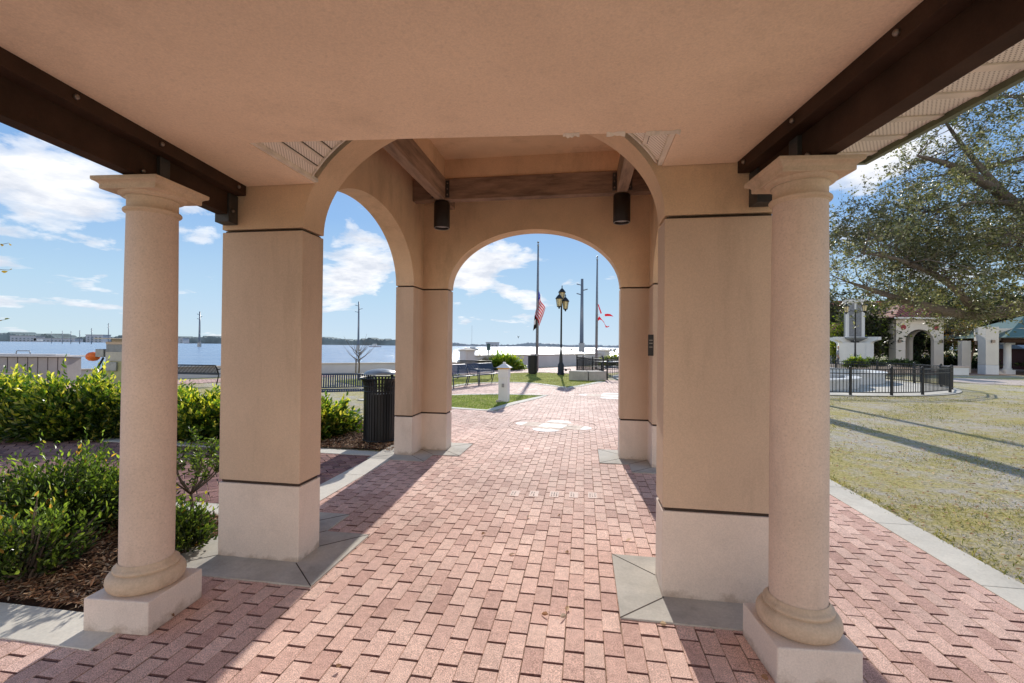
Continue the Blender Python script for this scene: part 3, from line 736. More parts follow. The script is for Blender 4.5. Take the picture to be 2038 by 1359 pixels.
# ------------------------------------------------------------------ trash cans
def trash_near():
    t = thing('trash_can', 'black slatted steel trash can with grey dome lid beside the left arch pier', 'trash can', (-2.13, 7.42, 0), .2)
    b = MB(); n = 36
    for k in range(n):
        a = 2*math.pi*k/n; c, s_ = math.cos(a), math.sin(a); w = .017
        pr = [(.26,.05),(.262,.80),(.268,.90),(.285,.99),(.325,1.045)]
        for i in range(len(pr)-1):
            (r0,z0),(r1,z1) = pr[i], pr[i+1]
            b.add([(r0*c+w*s_, r0*s_-w*c, z0),(r0*c-w*s_, r0*s_+w*c, z0),(r1*c-w*s_, r1*s_+w*c, z1),(r1*c+w*s_, r1*s_-w*c, z1),
                   ((r0-.008)*c+w*s_, (r0-.008)*s_-w*c, z0),((r0-.008)*c-w*s_, (r0-.008)*s_+w*c, z0),((r1-.008)*c-w*s_, (r1-.008)*s_+w*c, z1),((r1-.008)*c+w*s_, (r1-.008)*s_-w*c, z1)],
                  [(0,1,2,3),(7,6,5,4),(0,3,7,4),(1,5,6,2)])
    b.build('slat_body', M['black'], t)
    rg = MB()
    for r, z in ((.262,.06),(.264,.84),(.272,.92),(.325,1.047)):
        pts = [(r*math.cos(2*math.pi*k/40), r*math.sin(2*math.pi*k/40), z) for k in range(41)]; MB().tube(pts, .011, 6).build('ring', M['black'], t)
    MB().lathe([(.235,.07),(.24,.80)], n=32, smooth=True).build('liner', M['lampblack'], t)
    ld = MB().lathe([(.27,1.11),(.268,1.125),(.22,1.158),(.14,1.182),(.05,1.195),(.001,1.197)], n=40, caps=False).build('lid', M['grey'], t)
    for k in range(4):
        a = math.pi/4+k*math.pi/2; MB().tube([(.26*math.cos(a), .26*math.sin(a), .9),(.25*math.cos(a), .25*math.sin(a), 1.12)], .012, 6).build('lid_post', M['black'], t)
    MB().lathe([(.2,0),(.2,.05)], n=24).build('foot', M['black'], t)
trash_near()
x, y = (1.18, 25.64)
t = thing('trash_can', 'dark round trash can standing in front of the flagpole with the stars and stripes', 'trash can', (x, y, 0))
b = MB()
for k in range(26):
    a = 2*math.pi*k/26; c, s_ = math.cos(a), math.sin(a); w = .028
    b.add([(.25*c+w*s_,.25*s_-w*c,.06),(.25*c-w*s_,.25*s_+w*c,.06),(.27*c-w*s_,.27*s_+w*c,1.0),(.27*c+w*s_,.27*s_-w*c,1.0)], [(0,1,2,3)])
b.lathe([(.235,.05),(.25,.98)], n=24).build('slat_body', M['black'], t)
MB().lathe([(.27,1.0),(.32,1.03),(.32,1.05),(.27,1.05)], n=28).build('ring', M['black'], t)
MB().tube([(-.16,0,1.05),(-.14,0,1.11),(.14,0,1.11),(.16,0,1.05)], .015, 8).build('handle', M['black'], t)
MB().lathe([(.2,0),(.2,.06)], n=20).build('foot', M['black'], t)

# ------------------------------------------------------------------ white bollard
x, y = (-0.21, 12.82)
t = thing('lantern_bollard', 'square white bollard with hipped cap and yellow band on the grass corner', 'bollard', (x, y+.1, 0), R(-12))
w = .135
MB().box((-w,-w,0),(w,w,.95)).box((-w-.012,-w-.012,.68),(w+.012,w+.012,.93)).build('post', M['white'], t, .008)
MB().box((-w-.03,-w-.03,.932),(w+.03,w+.03,.962)).build('band', M['yellow'], t, .004)
e = w+.065; MB().add([(-e,-e,.963),(e,-e,.963),(e,e,.963),(-e,e,.963),(-.05,-.05,1.07),(.05,-.05,1.07),(.05,.05,1.07),(-.05,.05,1.07)],[(3,2,1,0),(0,1,5,4),(1,2,6,5),(2,3,7,6),(3,0,4,7),(4,5,6,7)]).box((-.035,-.035,1.071),(.035,.035,1.12)).build('cap', M['white'], t)
MB().box((-.035,-w-.018,.42),(.035,-w-.001,.52)).build('outlet_plate', M['grey'], t)
MB().box((-w-.05,-w-.06,0),(-w+.08,-w-.002,.06)).build('footing', M['concrete'], t, .004)

# ------------------------------------------------------------------ lamp posts
def lantern(b_, g_, x, y, z, s=1.):
    """frame and panes of one lantern, base at z"""
    def ring(r, zz): return [(x+r*s*math.cos(R(60*k)), y+r*s*math.sin(R(60*k)), z+zz*s) for k in range(6)]
    g_.add(ring(.10,.02)+ring(.155,.40), [(k,(k+1)%6,6+(k+1)%6,6+k) for k in range(6)])
    A, B = ring(.104,.02), ring(.16,.40)
    for k in range(6): b_.tube([A[k], B[k]], .010*s, 5)
    b_.lathe([(.03*s,z-.10*s),(.05*s,z-.02*s),(.11*s,z+.0),(.11*s,z+.03*s)], (x,y), 12)
    b_.lathe([(.19*s,z+.40*s),(.20*s,z+.42*s),(.13*s,z+.52*s),(.06*s,z+.60*s),(.03*s,z+.62*s),(.018*s,z+.66*s),(.03*s,z+.69*s),(.002,z+.80*s)], (x,y), 12)
def lamp_post(loc, label, H, heads, s=1.):
    t = thing('street_lamp', label, 'street lamp', (*loc, 0), 0, 'black lantern lamp posts')
    MB().lathe([(.20,0),(.20,.10),(.17,.13),(.17,.55),(.13,.62),(.10,.70),(.09,.95),(.065,1.25),(.052,1.4),(.045,H-.7),(.055,H-.68),(.05,H-.62)], n=16).build('post', M['black'], t)
    for (dx, dy, z) in heads:
        a = MB().tube([(0,0,H-.75),(dx*.5,dy*.5,H-.70),(dx,dy,z-.05)], .022, 8).build('lamp_arm', M['black'], t)
        b_, g_ = MB(), MB(); lantern(b_, g_, dx, dy, z, s)
        o = b_.build('lantern', M['black'], t); g_.build('lantern_glass', M['glass'], o)
x, y = (2.70, 25.02)
lamp_post((x, y), 'black lamp post with three clustered lanterns on the grass, between the flagpoles', 4.7, [(-.15,-.22,3.72),(.22,.0,3.60),(.05,.24,4.12)], 1.08)
lamp_post((23.3, 30.9), 'black lamp post with twin lanterns rising from the fountain enclosure', 4.9, [(-.62,0,4.05),(.62,0,4.15)], 1.)

# ------------------------------------------------------------------ flagpoles and flags
def flagpole(x, y, H, label):
    t = thing('flagpole', label, 'flagpole', (x, y, 0), 0, 'metal flagpoles by the sea wall')
    MB().tube([(0,0,0),(0,0,H*.5),(0,0,H-.25)], [.10,.085,.045], 14).build('pole', M['pole'], t)
    MB().lathe([(.03,H-.26),(.06,H-.24),(.06,H-.13),(.02,H-.10),(.02,H-.05)], n=12).build('truck', M['grey'], t)
    MB().ball((0,0,H), .065, 8).build('finial', M['bolt'], t)
    MB().tube([(.07,-.05,.9),(.09,-.05,H*.5),(.05,-.04,H-.2)], .006, 5).build('halyard', M['cloth'], t)
FP1 = (1.62, 29.3); FP2 = (6.05, 32.6)
flagpole(*FP1, 8.25, 'taller metal flagpole behind the dark trash can, flag at half staff')
flagpole(*FP2, 8.0, 'metal flagpole beyond the black fence, right of the lamp post')
def flag_us():
    nu, nv = 40, 39; V = []; Fm = ([], [])
    b = MB()
    for j in range(nv+1):
        v = j/nv
        for i in range(nu+1):
            u = i/nu
            # hanging limp: fly edge drops, cloth folds into soft pleats
            z = 5.15-1.15*v-1.15*u**1.1
            xx = .04+.36*u*(1-.2*v)+.10*math.sin(u*8+v*2)*u-.95*v*u*(1.15-u)
            yy = -.06-.22*math.sin(u*9.5+v*1.5)*min(1, u*2.5)*.8
            b.v.append((FP1[0]+xx, FP1[1]+yy, z))
    for j in range(nv):
        for i in range(nu):
            a = j*(nu+1)+i; b.f.append([a, a+1, a+nu+2, a+nu+1])
            s = int(j/3); cant = (s < 7 and i < 16)
            mi = 2 if cant else (s % 2)
            if cant and (i % 3 == 1) and (j % 3 == 1): mi = 1
            b.m.append(mi); b.sm.append(True)
    o = b.build('national_flag', [M['red'], M['cloth'], M['navy']])
    tag(o, 'red white and blue striped flag hanging limp at half staff', 'flag')
flag_us()
b = MB(); nu = 10
for j in range(13):
    for i in range(nu+1):
        u = i/nu; v = j/12; b.v.append((FP1[0]-.06-.24*u*(.6+.4*v)+.03*math.sin(u*7), FP1[1]-.05-.08*math.sin(u*9+v), 3.75-.95*v-.35*u))
for j in range(12):
    for i in range(nu):
        a = j*(nu+1)+i; b.f.append([a,a+1,a+nu+2,a+nu+1]); b.m.append(1 if (3 < j < 8 and 3 < i < 7) else 0); b.sm.append(True)
tag(b.build('black_flag', [M['lampblack'], M['cloth']]), 'small black flag drooping low on the taller flagpole', 'flag')
b = MB()
def ribbon(pts, w, m):
    n = len(pts); vs = []
    for k, p in enumerate(pts):
        ww = w[k] if hasattr(w, '__len__') else w; vs += [(FP2[0]+p[0], FP2[1]+p[1], p[2]+ww/2), (FP2[0]+p[0]+.02, FP2[1]+p[1], p[2]-ww/2)]
    b.add(vs, [(2*k, 2*k+2, 2*k+3, 2*k+1) for k in range(n-1)], m)
b.add([(FP2[0]+.06,FP2[1],4.62),(FP2[0]+.13,FP2[1],4.60),(FP2[0]+.36,FP2[1]-.05,3.95),(FP2[0]+.26,FP2[1]-.05,3.92)], [(0,1,2,3)], 0)
ribbon([(.07,-.03,3.50),(.18,-.05,3.62),(.34,-.05,3.50),(.5,-.1,3.30),(.62,-.08,3.02),(.75,-.05,2.98),(.88,-.05,3.04)], [.20,.24,.08,.09,.16,.07,.04], 0)
ribbon([(.55,-.1,3.82),(.75,-.08,3.84),(.95,-.1,3.83),(1.15,-.06,3.75)], [.16,.17,.15,.04], 0)
ribbon([(.07,-.03,4.4),(.12,-.04,3.9),(.18,-.05,3.6)], [.12,.06,.10], 1)
ribbon([(.30,-.06,3.56),(.42,-.08,3.7),(.56,-.1,3.80)], [.05,.03,.05], 1)
tag(b.build('tattered_flag', [M['red'], M['cloth']]), 'tattered red and white flag remnants blowing from the right flagpole', 'flag')

# ------------------------------------------------------------------ river: power poles, boats, birds, pilings, shore
WZ = -1.9
def power_pole(px, top, base, width, label, arms):
    # px/top/base already in world: x, y, height
    pass
def ppole(x, y, H, r, label, base=True, arms=True):
    t = thing('power_pole', label, 'utility pole', (x, y, WZ), 0, 'steel power poles standing in the river')
    MB().tube([(0,0,0),(0,0,H)], [r,r*.6], 10).build('pole', M['pole'], t)
    if base: MB().box((-r*1.2,-r*1.2,0),(r*1.2,r*1.2,H*.12)).build('footing', M['grey'], t)
    if arms:
        k = H/30
        for sx, z in ((-1,.93),(1,.86),(-1,.80)):
            MB().tube([(0,0,H*z-.02*H),(sx*H*.075,0,H*z)], r*.26, 6).build('cross_arm', M['pole'], t)
ppole(42.0, 274.6, 44.0, 1.27, 'thick grey power pole standing in the water between the two flagpoles', True, True)
ppole(-70.4, 208.6, 22.8, 0.51, 'power pole with a concrete footing above the slatted bench', True, True)
ppole(-228.8, 333.2, 25.8, 0.74, 'power pole seen between the round column and the left pier', True, True)
ppole(-477.5, 538.5, 24.7, 0.53, 'power pole just left of the round column', False, True)
ppole(-497.4, 538.5, 18.5, 0.53, 'second power pole from the right in the distant row', False, True)
ppole(-511.4, 538.5, 16.0, 0.48, 'middle power pole of the distant row', False, True)
ppole(-521.8, 538.5, 14.7, 0.42, 'fourth power pole from the right in the distant row', False, True)
ppole(-531.9, 538.5, 15.2, 0.36, 'faint power pole, fifth from the right in the distant row', False, True)
ppole(-544.9, 538.5, 14.4, 0.30, 'faintest leftmost power pole of the distant row', False, True)
def boat(x, y, L, label, mast=0, cabin=True, rz=0., hull='farwhite'):
    t = thing('moored_boat', label, 'boat', (x, y, WZ), rz, 'boats moored on the river')
    MB().prism([(-L/2,-L*.14),(L*.3,-L*.14),(L/2,0),(L*.3,L*.14),(-L/2,L*.14)], -.1, L*.10).build('hull', M[hull], t)
    if cabin: MB().box((-L*.25,-L*.09,L*.10),(L*.12,L*.09,L*.22)).box((-L*.2,-L*.1,L*.26),(L*.1,L*.1,L*.28)).build('cabin', M['white'], t)
    if mast: MB().tube([(0,0,0),(0,0,mast)], .07, 6).tube([(0,0,L*.22),(-L*.4,0,L*.24)], .06, 6).build('mast', M['grey'], t)
boat(-150, 500, 13, 'white motor boat moored in front of the far shore, left of the arch pier', rz=.1)
boat(-28, 317, 10, 'dark hulled sailboat moored behind the capped sea wall pillar', mast=17, rz=math.pi-.2, hull='pole')
boat(41, 500, 6, 'small white cabin boat out on the glittering water', rz=2.2)
boat(-1020, 985, 24, 'long pale boat lying off the far left shore', rz=0)
boat(-690, 970, 14, 'small open boat by the power pole between column and pier', cabin=False, rz=.3, hull='pole')
b = MB(); 
tag(MB().tube([(.52,40,2.30),(.55,40,2.36),(.56,40,2.22)], [.02,.04,.02], 6).add([(.54,40,2.36),(.46,40.1,2.46),(.5,40.1,2.32)],[(0,1,2)]).add([(.55,40,2.36),(.66,40.1,2.44),(.60,40.1,2.31)],[(0,1,2)]).build('flying_bird', M['black']), 'small dark bird flying over the water left of the flagpole', 'bird')
rr = random.Random(5)
for k in range(46):
    y = 270+rr.random()*110; x = y*(.112+.135*rr.random())
    o = MB().tube([(x,y,WZ-.5),(x+rr.uniform(-.2,.2),y,WZ+.7+rr.random()*1.3)], .28, 6).build('dock_piling', M['bark'])
    tag(o, 'weathered dock piling left standing in the bright water', 'piling', 'old dock pilings standing in the river')
# far shore: wooded bank and buildings
def shore(name, x0, x1, y0, y1, h, seed, label):
    rr = random.Random(seed); n = 520; b = MB(); vs = []; hh = h
    for k in range(n+1):
        t = k/n; x = x0+(x1-x0)*t; y = y0+(y1-y0)*t
        z = h*(.42+.28*math.sin(t*37+seed)*math.sin(t*11)+.30*rr.random()+.22*max(0, math.sin(t*90+3*math.sin(t*13))))
        vs += [(x, y, WZ-1), (x, y, WZ+max(1.5, z)), (x, y+60, WZ+max(1.5, z)*1.05)]
    b.add(vs, [f for k in range(n) for f in ((3*k, 3*k+3, 3*k+4, 3*k+1), (3*k+1, 3*k+4, 3*k+5, 3*k+2))])
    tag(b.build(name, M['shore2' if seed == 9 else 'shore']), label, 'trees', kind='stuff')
shore('far_shore_woods', -1900, -150, 1060, 1120, 20, 2, 'low wooded far shore across the river on the left')
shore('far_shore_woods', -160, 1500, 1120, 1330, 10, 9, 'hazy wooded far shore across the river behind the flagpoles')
for (x, w, h, lab) in ((-1160, 60, 13, 'pale flat-roofed building at the far left end of the shore'), (-1105, 95, 8, 'long low white roofed building on the far shore'), (-985, 40, 17, 'tallest tan block on the far left shore'),
                       (-870, 60, 10, 'white blocks right of the pole row on the far shore'), (-815, 55, 12, 'blue grey apartment block near the utility cabinet'), (-60, 30, 9, 'small white house on the far shore behind the sign')):
    t = thing('far_building', lab, 'building', (x, 1052, WZ), 0, 'buildings on the far shore')
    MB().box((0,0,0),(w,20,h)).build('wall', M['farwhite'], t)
    MB().box((-1,-1,h),(w+1,21,h+1.2)).build('roof', M['grey'], t)
    b = MB()
    for i in range(int(w/9)):
        for j in range(max(1, int(h/5))): b.box((4+i*9,-.3,1.6+j*4.5),(8+i*9,-.05,4.+j*4.5))
    b.build('window_band', M['shore'], t)

# ------------------------------------------------------------------ park sign, sapling, planter, spigot, black fence
x, y = -1.55, 30.1
t = thing('park_sign', 'dark green sign board on a grey post in front of the sea wall', 'sign', (x, y, 0), .1)
MB().tube([(0,0,0),(0,0,1.75)], .045, 8).build('post', M['grey'], t)
MB().box((-.12,-.06,1.25),(-.0+.12,-.045,1.68)).build('sign_board', M['teal'], t, .01)
t = thing('bare_sapling', 'leafless young tree tied to a stake, in front of the low sea wall', 'tree', (-6.65, 19.8, 0))
b = MB().tube([(0,0,0),(.02,0,.7),(0,.02,1.15)], [.04,.03,.02], 7); rr = random.Random(3)
for k in range(26):
    z = .75+rr.random()*.5; a = rr.random()*6.28; L = .3+rr.random()*.65
    p = [(0,0,z),(math.cos(a)*L*.5,math.sin(a)*L*.5,z+L*.35),(math.cos(a)*L*.9,math.sin(a)*L*.8,z+L*.85)]
    b.tube(p, [.012,.008,.004], 4)
b.build('branches', M['twig'], t); MB().tube([(-.13,0,0),(-.12,0,.95)], .028, 7).build('stake', M['bark'], t)
x, y = (3.55, 21.20)
t = thing('concrete_planter', 'low curved grey concrete bench block at the edge of the grass', 'planter', (x, y, 0))
for (a0, a1, R0, R1) in ((R(240), R(269.3), 1.05, 1.75), (R(270.7), R(300), 1.05, 1.75)):
    n = 8; poly = [(R1*math.cos(a0+(a1-a0)*k/n), R1*math.sin(a0+(a1-a0)*k/n)+1.6) for k in range(n+1)]+[(R0*math.cos(a1-(a1-a0)*k/n), R0*math.sin(a1-(a1-a0)*k/n)+1.6) for k in range(n+1)]
    MB().prism(poly, 0, .43).build('block', M['concrete'], t, .015)
x, y = (2.98, 24.64)
t = thing('water_spigot', 'short black pipe spigot beside the lamp post on the grass', 'spigot', (x, y, 0))
MB().tube([(-.25,0,0),(-.25,0,.34),(.2,0,.34),(.2,0,0)], .025, 7).build('pipe', M['black'], t)
MB().ball((-.05,0,.30), .07, 6).build('valve', M['black'], t)
def fence(name, label, pts, H, parent_loc, top2=True, pick=.105):
    t = thing(name, label, 'fence', (*parent_loc, 0))
    ox, oy = parent_loc
    for i, (x, y) in enumerate(pts):
        MB().box((x-ox-.032,y-oy-.032,0),(x-ox+.032,y-oy+.032,H+.04)).ball((x-ox,y-oy,H+.05), .035, 5).build('post', M['black'], t)
    for i in range(len(pts)-1):
        (x0,y0),(x1,y1) = pts[i], pts[i+1]; b = MB(); L = math.hypot(x1-x0, y1-y0)
        for z in (.10, H-.02)+((H-.17,) if top2 else ()): b.bar((x0-ox,y0-oy,z),(x1-ox,y1-oy,z), .028, .032)
        n = max(2, int(L/pick))
        for k in range(1, n):
            x = x0+(x1-x0)*k/n-ox; y = y0+(y1-y0)*k/n-oy; b.box((x-.008,y-.008,.1),(x+.008,y+.008,H-.02))
        b.build('fence_panel', M['black'], t)
    return t
FC, FR_ = (12.3, 22.6), 6.9
ring = [(FC[0]+FR_*math.cos(a), FC[1]+FR_*math.sin(a)) for a in [R(-34+20*k) for k in range(0, 15)]]
angs = [-131, -119, -107, -95, -83, -71.5, -53, -38, -25, -8, 10, 28, 46, 64, 82, 100]
ringp = [(FC[0]+FR_*math.cos(R(a)), FC[1]+FR_*math.sin(R(a))) for a in angs]
fence('picket_fence', 'curved black picket fence ringing the white fountain basins', ringp, .92, FC)
fence('picket_fence', 'black picket fence enclosure behind the concrete block, seen through the arch', [(4.55,21.7),(6.2,22.6),(7.8,23.4)], .98, (4.55,21.7))
fence('picket_fence', 'black picket fence farther back behind the enclosure, by the sea wall', [(4.05,28.2),(5.8,29.2),(7.6,30.4),(9.4,31.8)], .92, (4.05,28.2))
fence('picket_fence', 'side run of the black enclosure fence, seen edge-on', [(4.4,21.9),(4.25,24.0),(4.1,26.2),(4.0,28.0)], .98, (4.4,21.9))
# picnic table inside the enclosure
t = thing('metal_table', 'blue metal table with attached stools inside the black fence', 'table', (5.6, 25.6, 0), .3)
MB().box((-.8,-.4,.72),(.8,.4,.76)).build('tabletop', M['blue'], t, .01)
for sx in (-1, 1): MB().tube([(sx*.6,0,0),(sx*.6,0,.72)], .04, 8).build('leg', M['black'], t)
for sy in (-1, 1): MB().box((-.8,sy*.75-.13,.42),(.8,sy*.75+.13,.45)).bar((-.6,sy*.62,.4),(-.6,0,.3),.04).bar((.6,sy*.62,.4),(.6,0,.3),.04).build('seat', M['blue'], t)

# ------------------------------------------------------------------ inlaid medallions and engraved bricks
def medallion(c, s, rz, label):
    t = thing('paving_medallion', label, 'paving inlay', (*c, 0), rz, 'white quatrefoil inlays in the brick plaza')
    a = .235*s; H = .003
    ti = MB(); tb = MB()
    def half(cx, cy, ax, r):
        n = 18; ps = [(cx+r*math.cos(ax+math.pi*k/n-math.pi/2), cy+r*math.sin(ax+math.pi*k/n-math.pi/2)) for k in range(n+1)]
        ti.prism(ps, -.01, H)
    half(-3*a+.01, 0, math.pi, a*.93); half(3*a-.01, 0, 0, a*.93)
    half(0, 2.05*a, math.pi/2, a*1.3); half(0, -2.05*a, -math.pi/2, a*1.3)
    ti.box((-a*1.25,-a*.95,-.01),(a*1.25,a*.95,H))
    for sx in (-1, 1): tb.box((min(sx*1.28*a,sx*2.98*a),-a*1.2,-.01),(max(sx*1.28*a,sx*2.98*a),a*1.2,H-.0005))
    for sy in (-1, 1): tb.box((-a*1.25,min(sy*.98*a,sy*2.0*a),-.01),(a*1.25,max(sy*.98*a,sy*2.0*a),H-.0005))
    ti.build('white_inlay', M['tile_w'], t); tb.build('buff_inlay', M['tile_b'], t)
    ls = MB(); rr = random.Random(8)
    for k in range(9): ls.box((1.45*a+k*.030*s, .02*s, H),(1.45*a+.018*s+k*.030*s, .06*s+.03*rr.random(), H+.0008))
    for k in range(3): ls.box((-1.1*a,-.5*a+k*.4*a,H),(-1.1*a+1.2*a*rr.random()+.3*a,-.5*a+k*.4*a+.006,H+.0006))
    ls.build('lettering', M['engrave'], t)
    rg = MB(); n = 60
    for k in range(n):
        a0 = 2*math.pi*k/n; rg.bar((4.35*a*math.cos(a0),4.35*a*math.sin(a0),.0012),(4.35*a*math.cos(a0+.1),4.35*a*math.sin(a0+.1),.0012), .006, .003)
    rg.build('joint_ring', M['groove'], t)
medallion((.83, 9.12), .86, R(-22), 'white and buff quatrefoil stone inlay nearest the arch')
medallion((3.25, 14.75), 1.15, R(-14), 'farther white quatrefoil stone inlay, half behind the right arch pier')
M['engb'] = surf('engraved_brick_face', (.64,.45,.38), .65, .12, 8., 230., .4, .003, .16)
rr = random.Random(4); ln = 'engraved dedication bricks in the path'
for i, (px, lab) in enumerate(((.03, 'leftmost engraved brick of the row across the path'), (.235, 'second engraved brick from the left'), (.452, 'middle engraved brick of the row'), (.66, 'fourth engraved brick from the left'), (.86, 'rightmost engraved brick of the row across the path'))):
    u = round((px-.05-(-9.3))/.1035)*.1035-9.3+.05; v = 4.97+(i % 2)*.03
    U0, V0 = UV(px+.02, 4.93-.01*i)
    t = thing('engraved_brick', lab, 'brick', (px+.02, 4.93-.01*i, .0035), YAW, ln)
    b = MB().box((-.048,-.095,-.008),(.048,.095,0)).build('brick_face', M['engb'], t)
    for r_ in range([2, 2, 3, 2, 3][i]):
        b = MB()
        x0 = -.032+r_*.026; yv = -.075+rr.random()*.02
        while yv < .06:
            L = .006+rr.random()*.008; b.box((x0, yv, 0), (x0+.013, yv+L, .0007)) if rr.random() < .5 else b.box((x0, yv, 0), (x0+.004, yv+L, .0007)); yv += L+.006
        b.build('lettering', M['engrave'], t)

# ------------------------------------------------------------------ dock box, utility cabinet and hidden fence on the left
t = thing('dock_counter', 'long pale board counter with a flat top at the water, far left above the hedge', 'counter', (-16.2, 16.6, 0), R(5))
b = MB(); rr = random.Random(2); k = 0; x = -6.
while x < -.25: b.box((x,0,.05),(x+.30,.6,.98)); x += .335
b.build('board_panel', M['dock'], t); MB().box((-6,.03,.05),(-.1,.57,.97)).build('frame', M['groove'], t)
MB().box((-6.1,-.12,1.0),(.1,.72,1.06)).box((-5.,-.05,1.061),(-.35,.55,1.10)).build('countertop', M['seawall'], t, .01)
MB().tube([(-1.9,.2,1.10),(-1.88,.2,1.21),(-1.45,.2,1.21),(-1.42,.2,1.10)], .018, 8).build('handle', M['grey'], t)
t = thing('utility_cabinet', 'tan and grey utility cabinet with overhanging flat lid, left of the round column', 'cabinet', (-11.5, 13.8, 0), 0)
MB().box((-.55,-.3,0),(.5,.4,1.0)).build('lower_body', surf('cabinet_olive', (.42,.40,.22), .7, .2, 3.), t, .01)
MB().box((-.55,-.3,1.0),(.5,.4,1.28)).build('middle_body', M['concrete'], t, .005)
MB().box((-.54,-.29,1.28),(.5,.4,1.50)).build('upper_body', M['pole'], t, .005)
MB().box((-.55,-.3,1.502),(.5,.4,1.58)).build('top_frame', M['stone'], t, .005)
MB().box((-.72,-.5,1.66),(.7,.5,1.69)).box((-.42,-.25,1.58),(.4,.3,1.66)).build('lid', M['cap'], t, .004)
MB().box((-.50,-.36,.72),(-.18,-.301,.98)).build('meter_box', M['grey'], t, .01)
MB().box((-.95,-.2,1.12),(-.70,-.05,1.36)).box((-.70,-.16,1.16),(-.551,-.06,1.32)).build('junction_box', M['grey'], t, .015)
MB().tube([(-.78,-.1,1.1),(-.95,-.1,.8),(-1.2,-.1,.3)], .03, 8).tube([(-.6,-.1,.95),(-.9,-.1,.5),(-1.0,-.1,.2)], .09, 8).build('cable', M['black'], t)
tag(MB().lathe([(.001,-.14),(.10,-.12),(.16,-.06),(.175,0),(.16,.06),(.10,.12),(.001,.14)], n=24, caps=False).build('orange_buoy', M['orange']), 'round orange float hanging beside the utility cabinet', 'float').location = (-12.6, 13.7, 1.13)
# ------------------------------------------------------------------ shrubs
def sprig_bush(name, label, cat, c, rad, h, nsp, per, L, cols, wts, tipcols, seed, grp=None, low=.0, stems=7, tip=.25, matte=None, core=True, droop=.0, z0=0.):
    """leafy sprigs radiating from the base; every leaf a folded blade"""
    global RNG
    RNG = np.random.default_rng(seed); rx, ry = rad
    t = thing(name, label, cat, (*c, z0), 0, grp)
    th = RNG.uniform(0, 2*math.pi, nsp); el = np.arcsin(RNG.uniform(low, 1, nsp)); k = 1+RNG.normal(size=nsp)*.13+.13*np.sin(th*3+seed)+.12*np.sin(el*5+th*5)
    D = np.stack([np.cos(th)*np.cos(el)*rx*k, np.sin(th)*np.cos(el)*ry*k, np.sin(el)*h*k*.92+.06], 1)
    org = np.stack([D[:,0]*.35, D[:,1]*.35, D[:,2]*.25], 1)
    depth = RNG.uniform(.45, 1., nsp)**.5; E_ = org+(D-org)*depth[:,None]
    tt = np.linspace(.30, 1., per); P = []; Dd = []; C = []; Ls = []
    ax = unit(E_-org)
    n = nsp
    for i, q in enumerate(tt):
        p = org+(E_-org)*q+RNG.normal(size=(n,3))*.010
        side = unit(np.cross(ax, RNG.normal(size=(n,3))))
        d = ax*(.35+.5*q)+side*(1.-.35*q)+np.array([0,0,.25-droop])
        P.append(p); Dd.append(d)
        c_ = palette(cols, wts, n, .16)
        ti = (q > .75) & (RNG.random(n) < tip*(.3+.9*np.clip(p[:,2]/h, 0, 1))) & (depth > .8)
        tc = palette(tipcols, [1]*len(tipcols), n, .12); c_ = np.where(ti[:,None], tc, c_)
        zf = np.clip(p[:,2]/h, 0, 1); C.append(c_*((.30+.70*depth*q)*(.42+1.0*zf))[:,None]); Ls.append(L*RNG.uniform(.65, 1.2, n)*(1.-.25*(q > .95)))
    P = np.concatenate(P); Dd = np.concatenate(Dd); C = np.concatenate(C); Ls = np.concatenate(Ls)
    k = P[:,2] > .01
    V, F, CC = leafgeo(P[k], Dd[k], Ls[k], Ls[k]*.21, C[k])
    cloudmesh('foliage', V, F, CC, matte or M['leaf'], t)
    b = MB(); rr = random.Random(seed)
    for i in range(stems):
        j = rr.randrange(nsp); e = E_[j]; b.tube([(rr.uniform(-.05,.05), rr.uniform(-.05,.05), -.02), tuple(org[j]*1.0+np.array([0,0,.03])), tuple(e*.9)], [.013,.009,.003], 5)
    b.build('stem', M['twig'], t)
    return t
HG = [(.11,.19,.025), (.20,.28,.035), (.05,.11,.018), (.32,.37,.04), (.08,.16,.025)]
HT = [(.62,.56,.05), (.52,.52,.06), (.70,.60,.14)]
hg = 'yellow green hedge shrubs behind the side path'
hb = [(-8.6,7.75,1.1,.75,1.0,'big yellow green hedge shrub at the left picture edge'), (-7.3,7.75,.95,.75,1.0,'yellow green hedge shrub with tall sprigs in front of the dock counter'),
      (-6.2,7.95,.85,.7,.90,'yellow green hedge shrub in front of the utility cabinet'), (-5.2,7.75,.75,.7,.74,'hedge shrub showing between the round column and the left pier'), (-4.35,8.1,.7,.65,.78,'hedge shrub mostly hidden behind the left near pier'),
      (-3.35,7.85,.62,.62,.60,'small yellow shrub just left of the black trash can'), (-9.9,8.1,1.1,.8,1.05,'hedge shrub running out of the left side of the picture')]
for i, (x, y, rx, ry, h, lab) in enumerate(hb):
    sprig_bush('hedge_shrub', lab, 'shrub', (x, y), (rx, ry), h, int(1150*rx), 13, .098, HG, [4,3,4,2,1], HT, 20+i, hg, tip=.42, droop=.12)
FG = [(.05,.085,.02), (.08,.13,.025), (.03,.05,.015), (.13,.19,.03), (.24,.30,.05)]
FT = [(.55,.30,.06), (.50,.44,.06), (.30,.40,.06), (.36,.46,.07), (.30,.42,.06), (.42,.48,.06)]
fg = 'glossy dark green shrubs in the front mulch bed'
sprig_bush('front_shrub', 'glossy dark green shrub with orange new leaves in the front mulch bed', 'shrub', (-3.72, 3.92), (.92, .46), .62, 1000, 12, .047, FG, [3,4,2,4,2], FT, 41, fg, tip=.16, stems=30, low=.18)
sprig_bush('front_shrub', 'sparser green shrub with bare lower stems at the left edge, above the concrete band', 'shrub', (-3.22, 3.06), (.42, .32), .50, 230, 10, .047, FG+[(.2,.28,.05)], [2,3,1,4,3,3], FT, 42, fg, tip=.14, stems=60, low=.25)
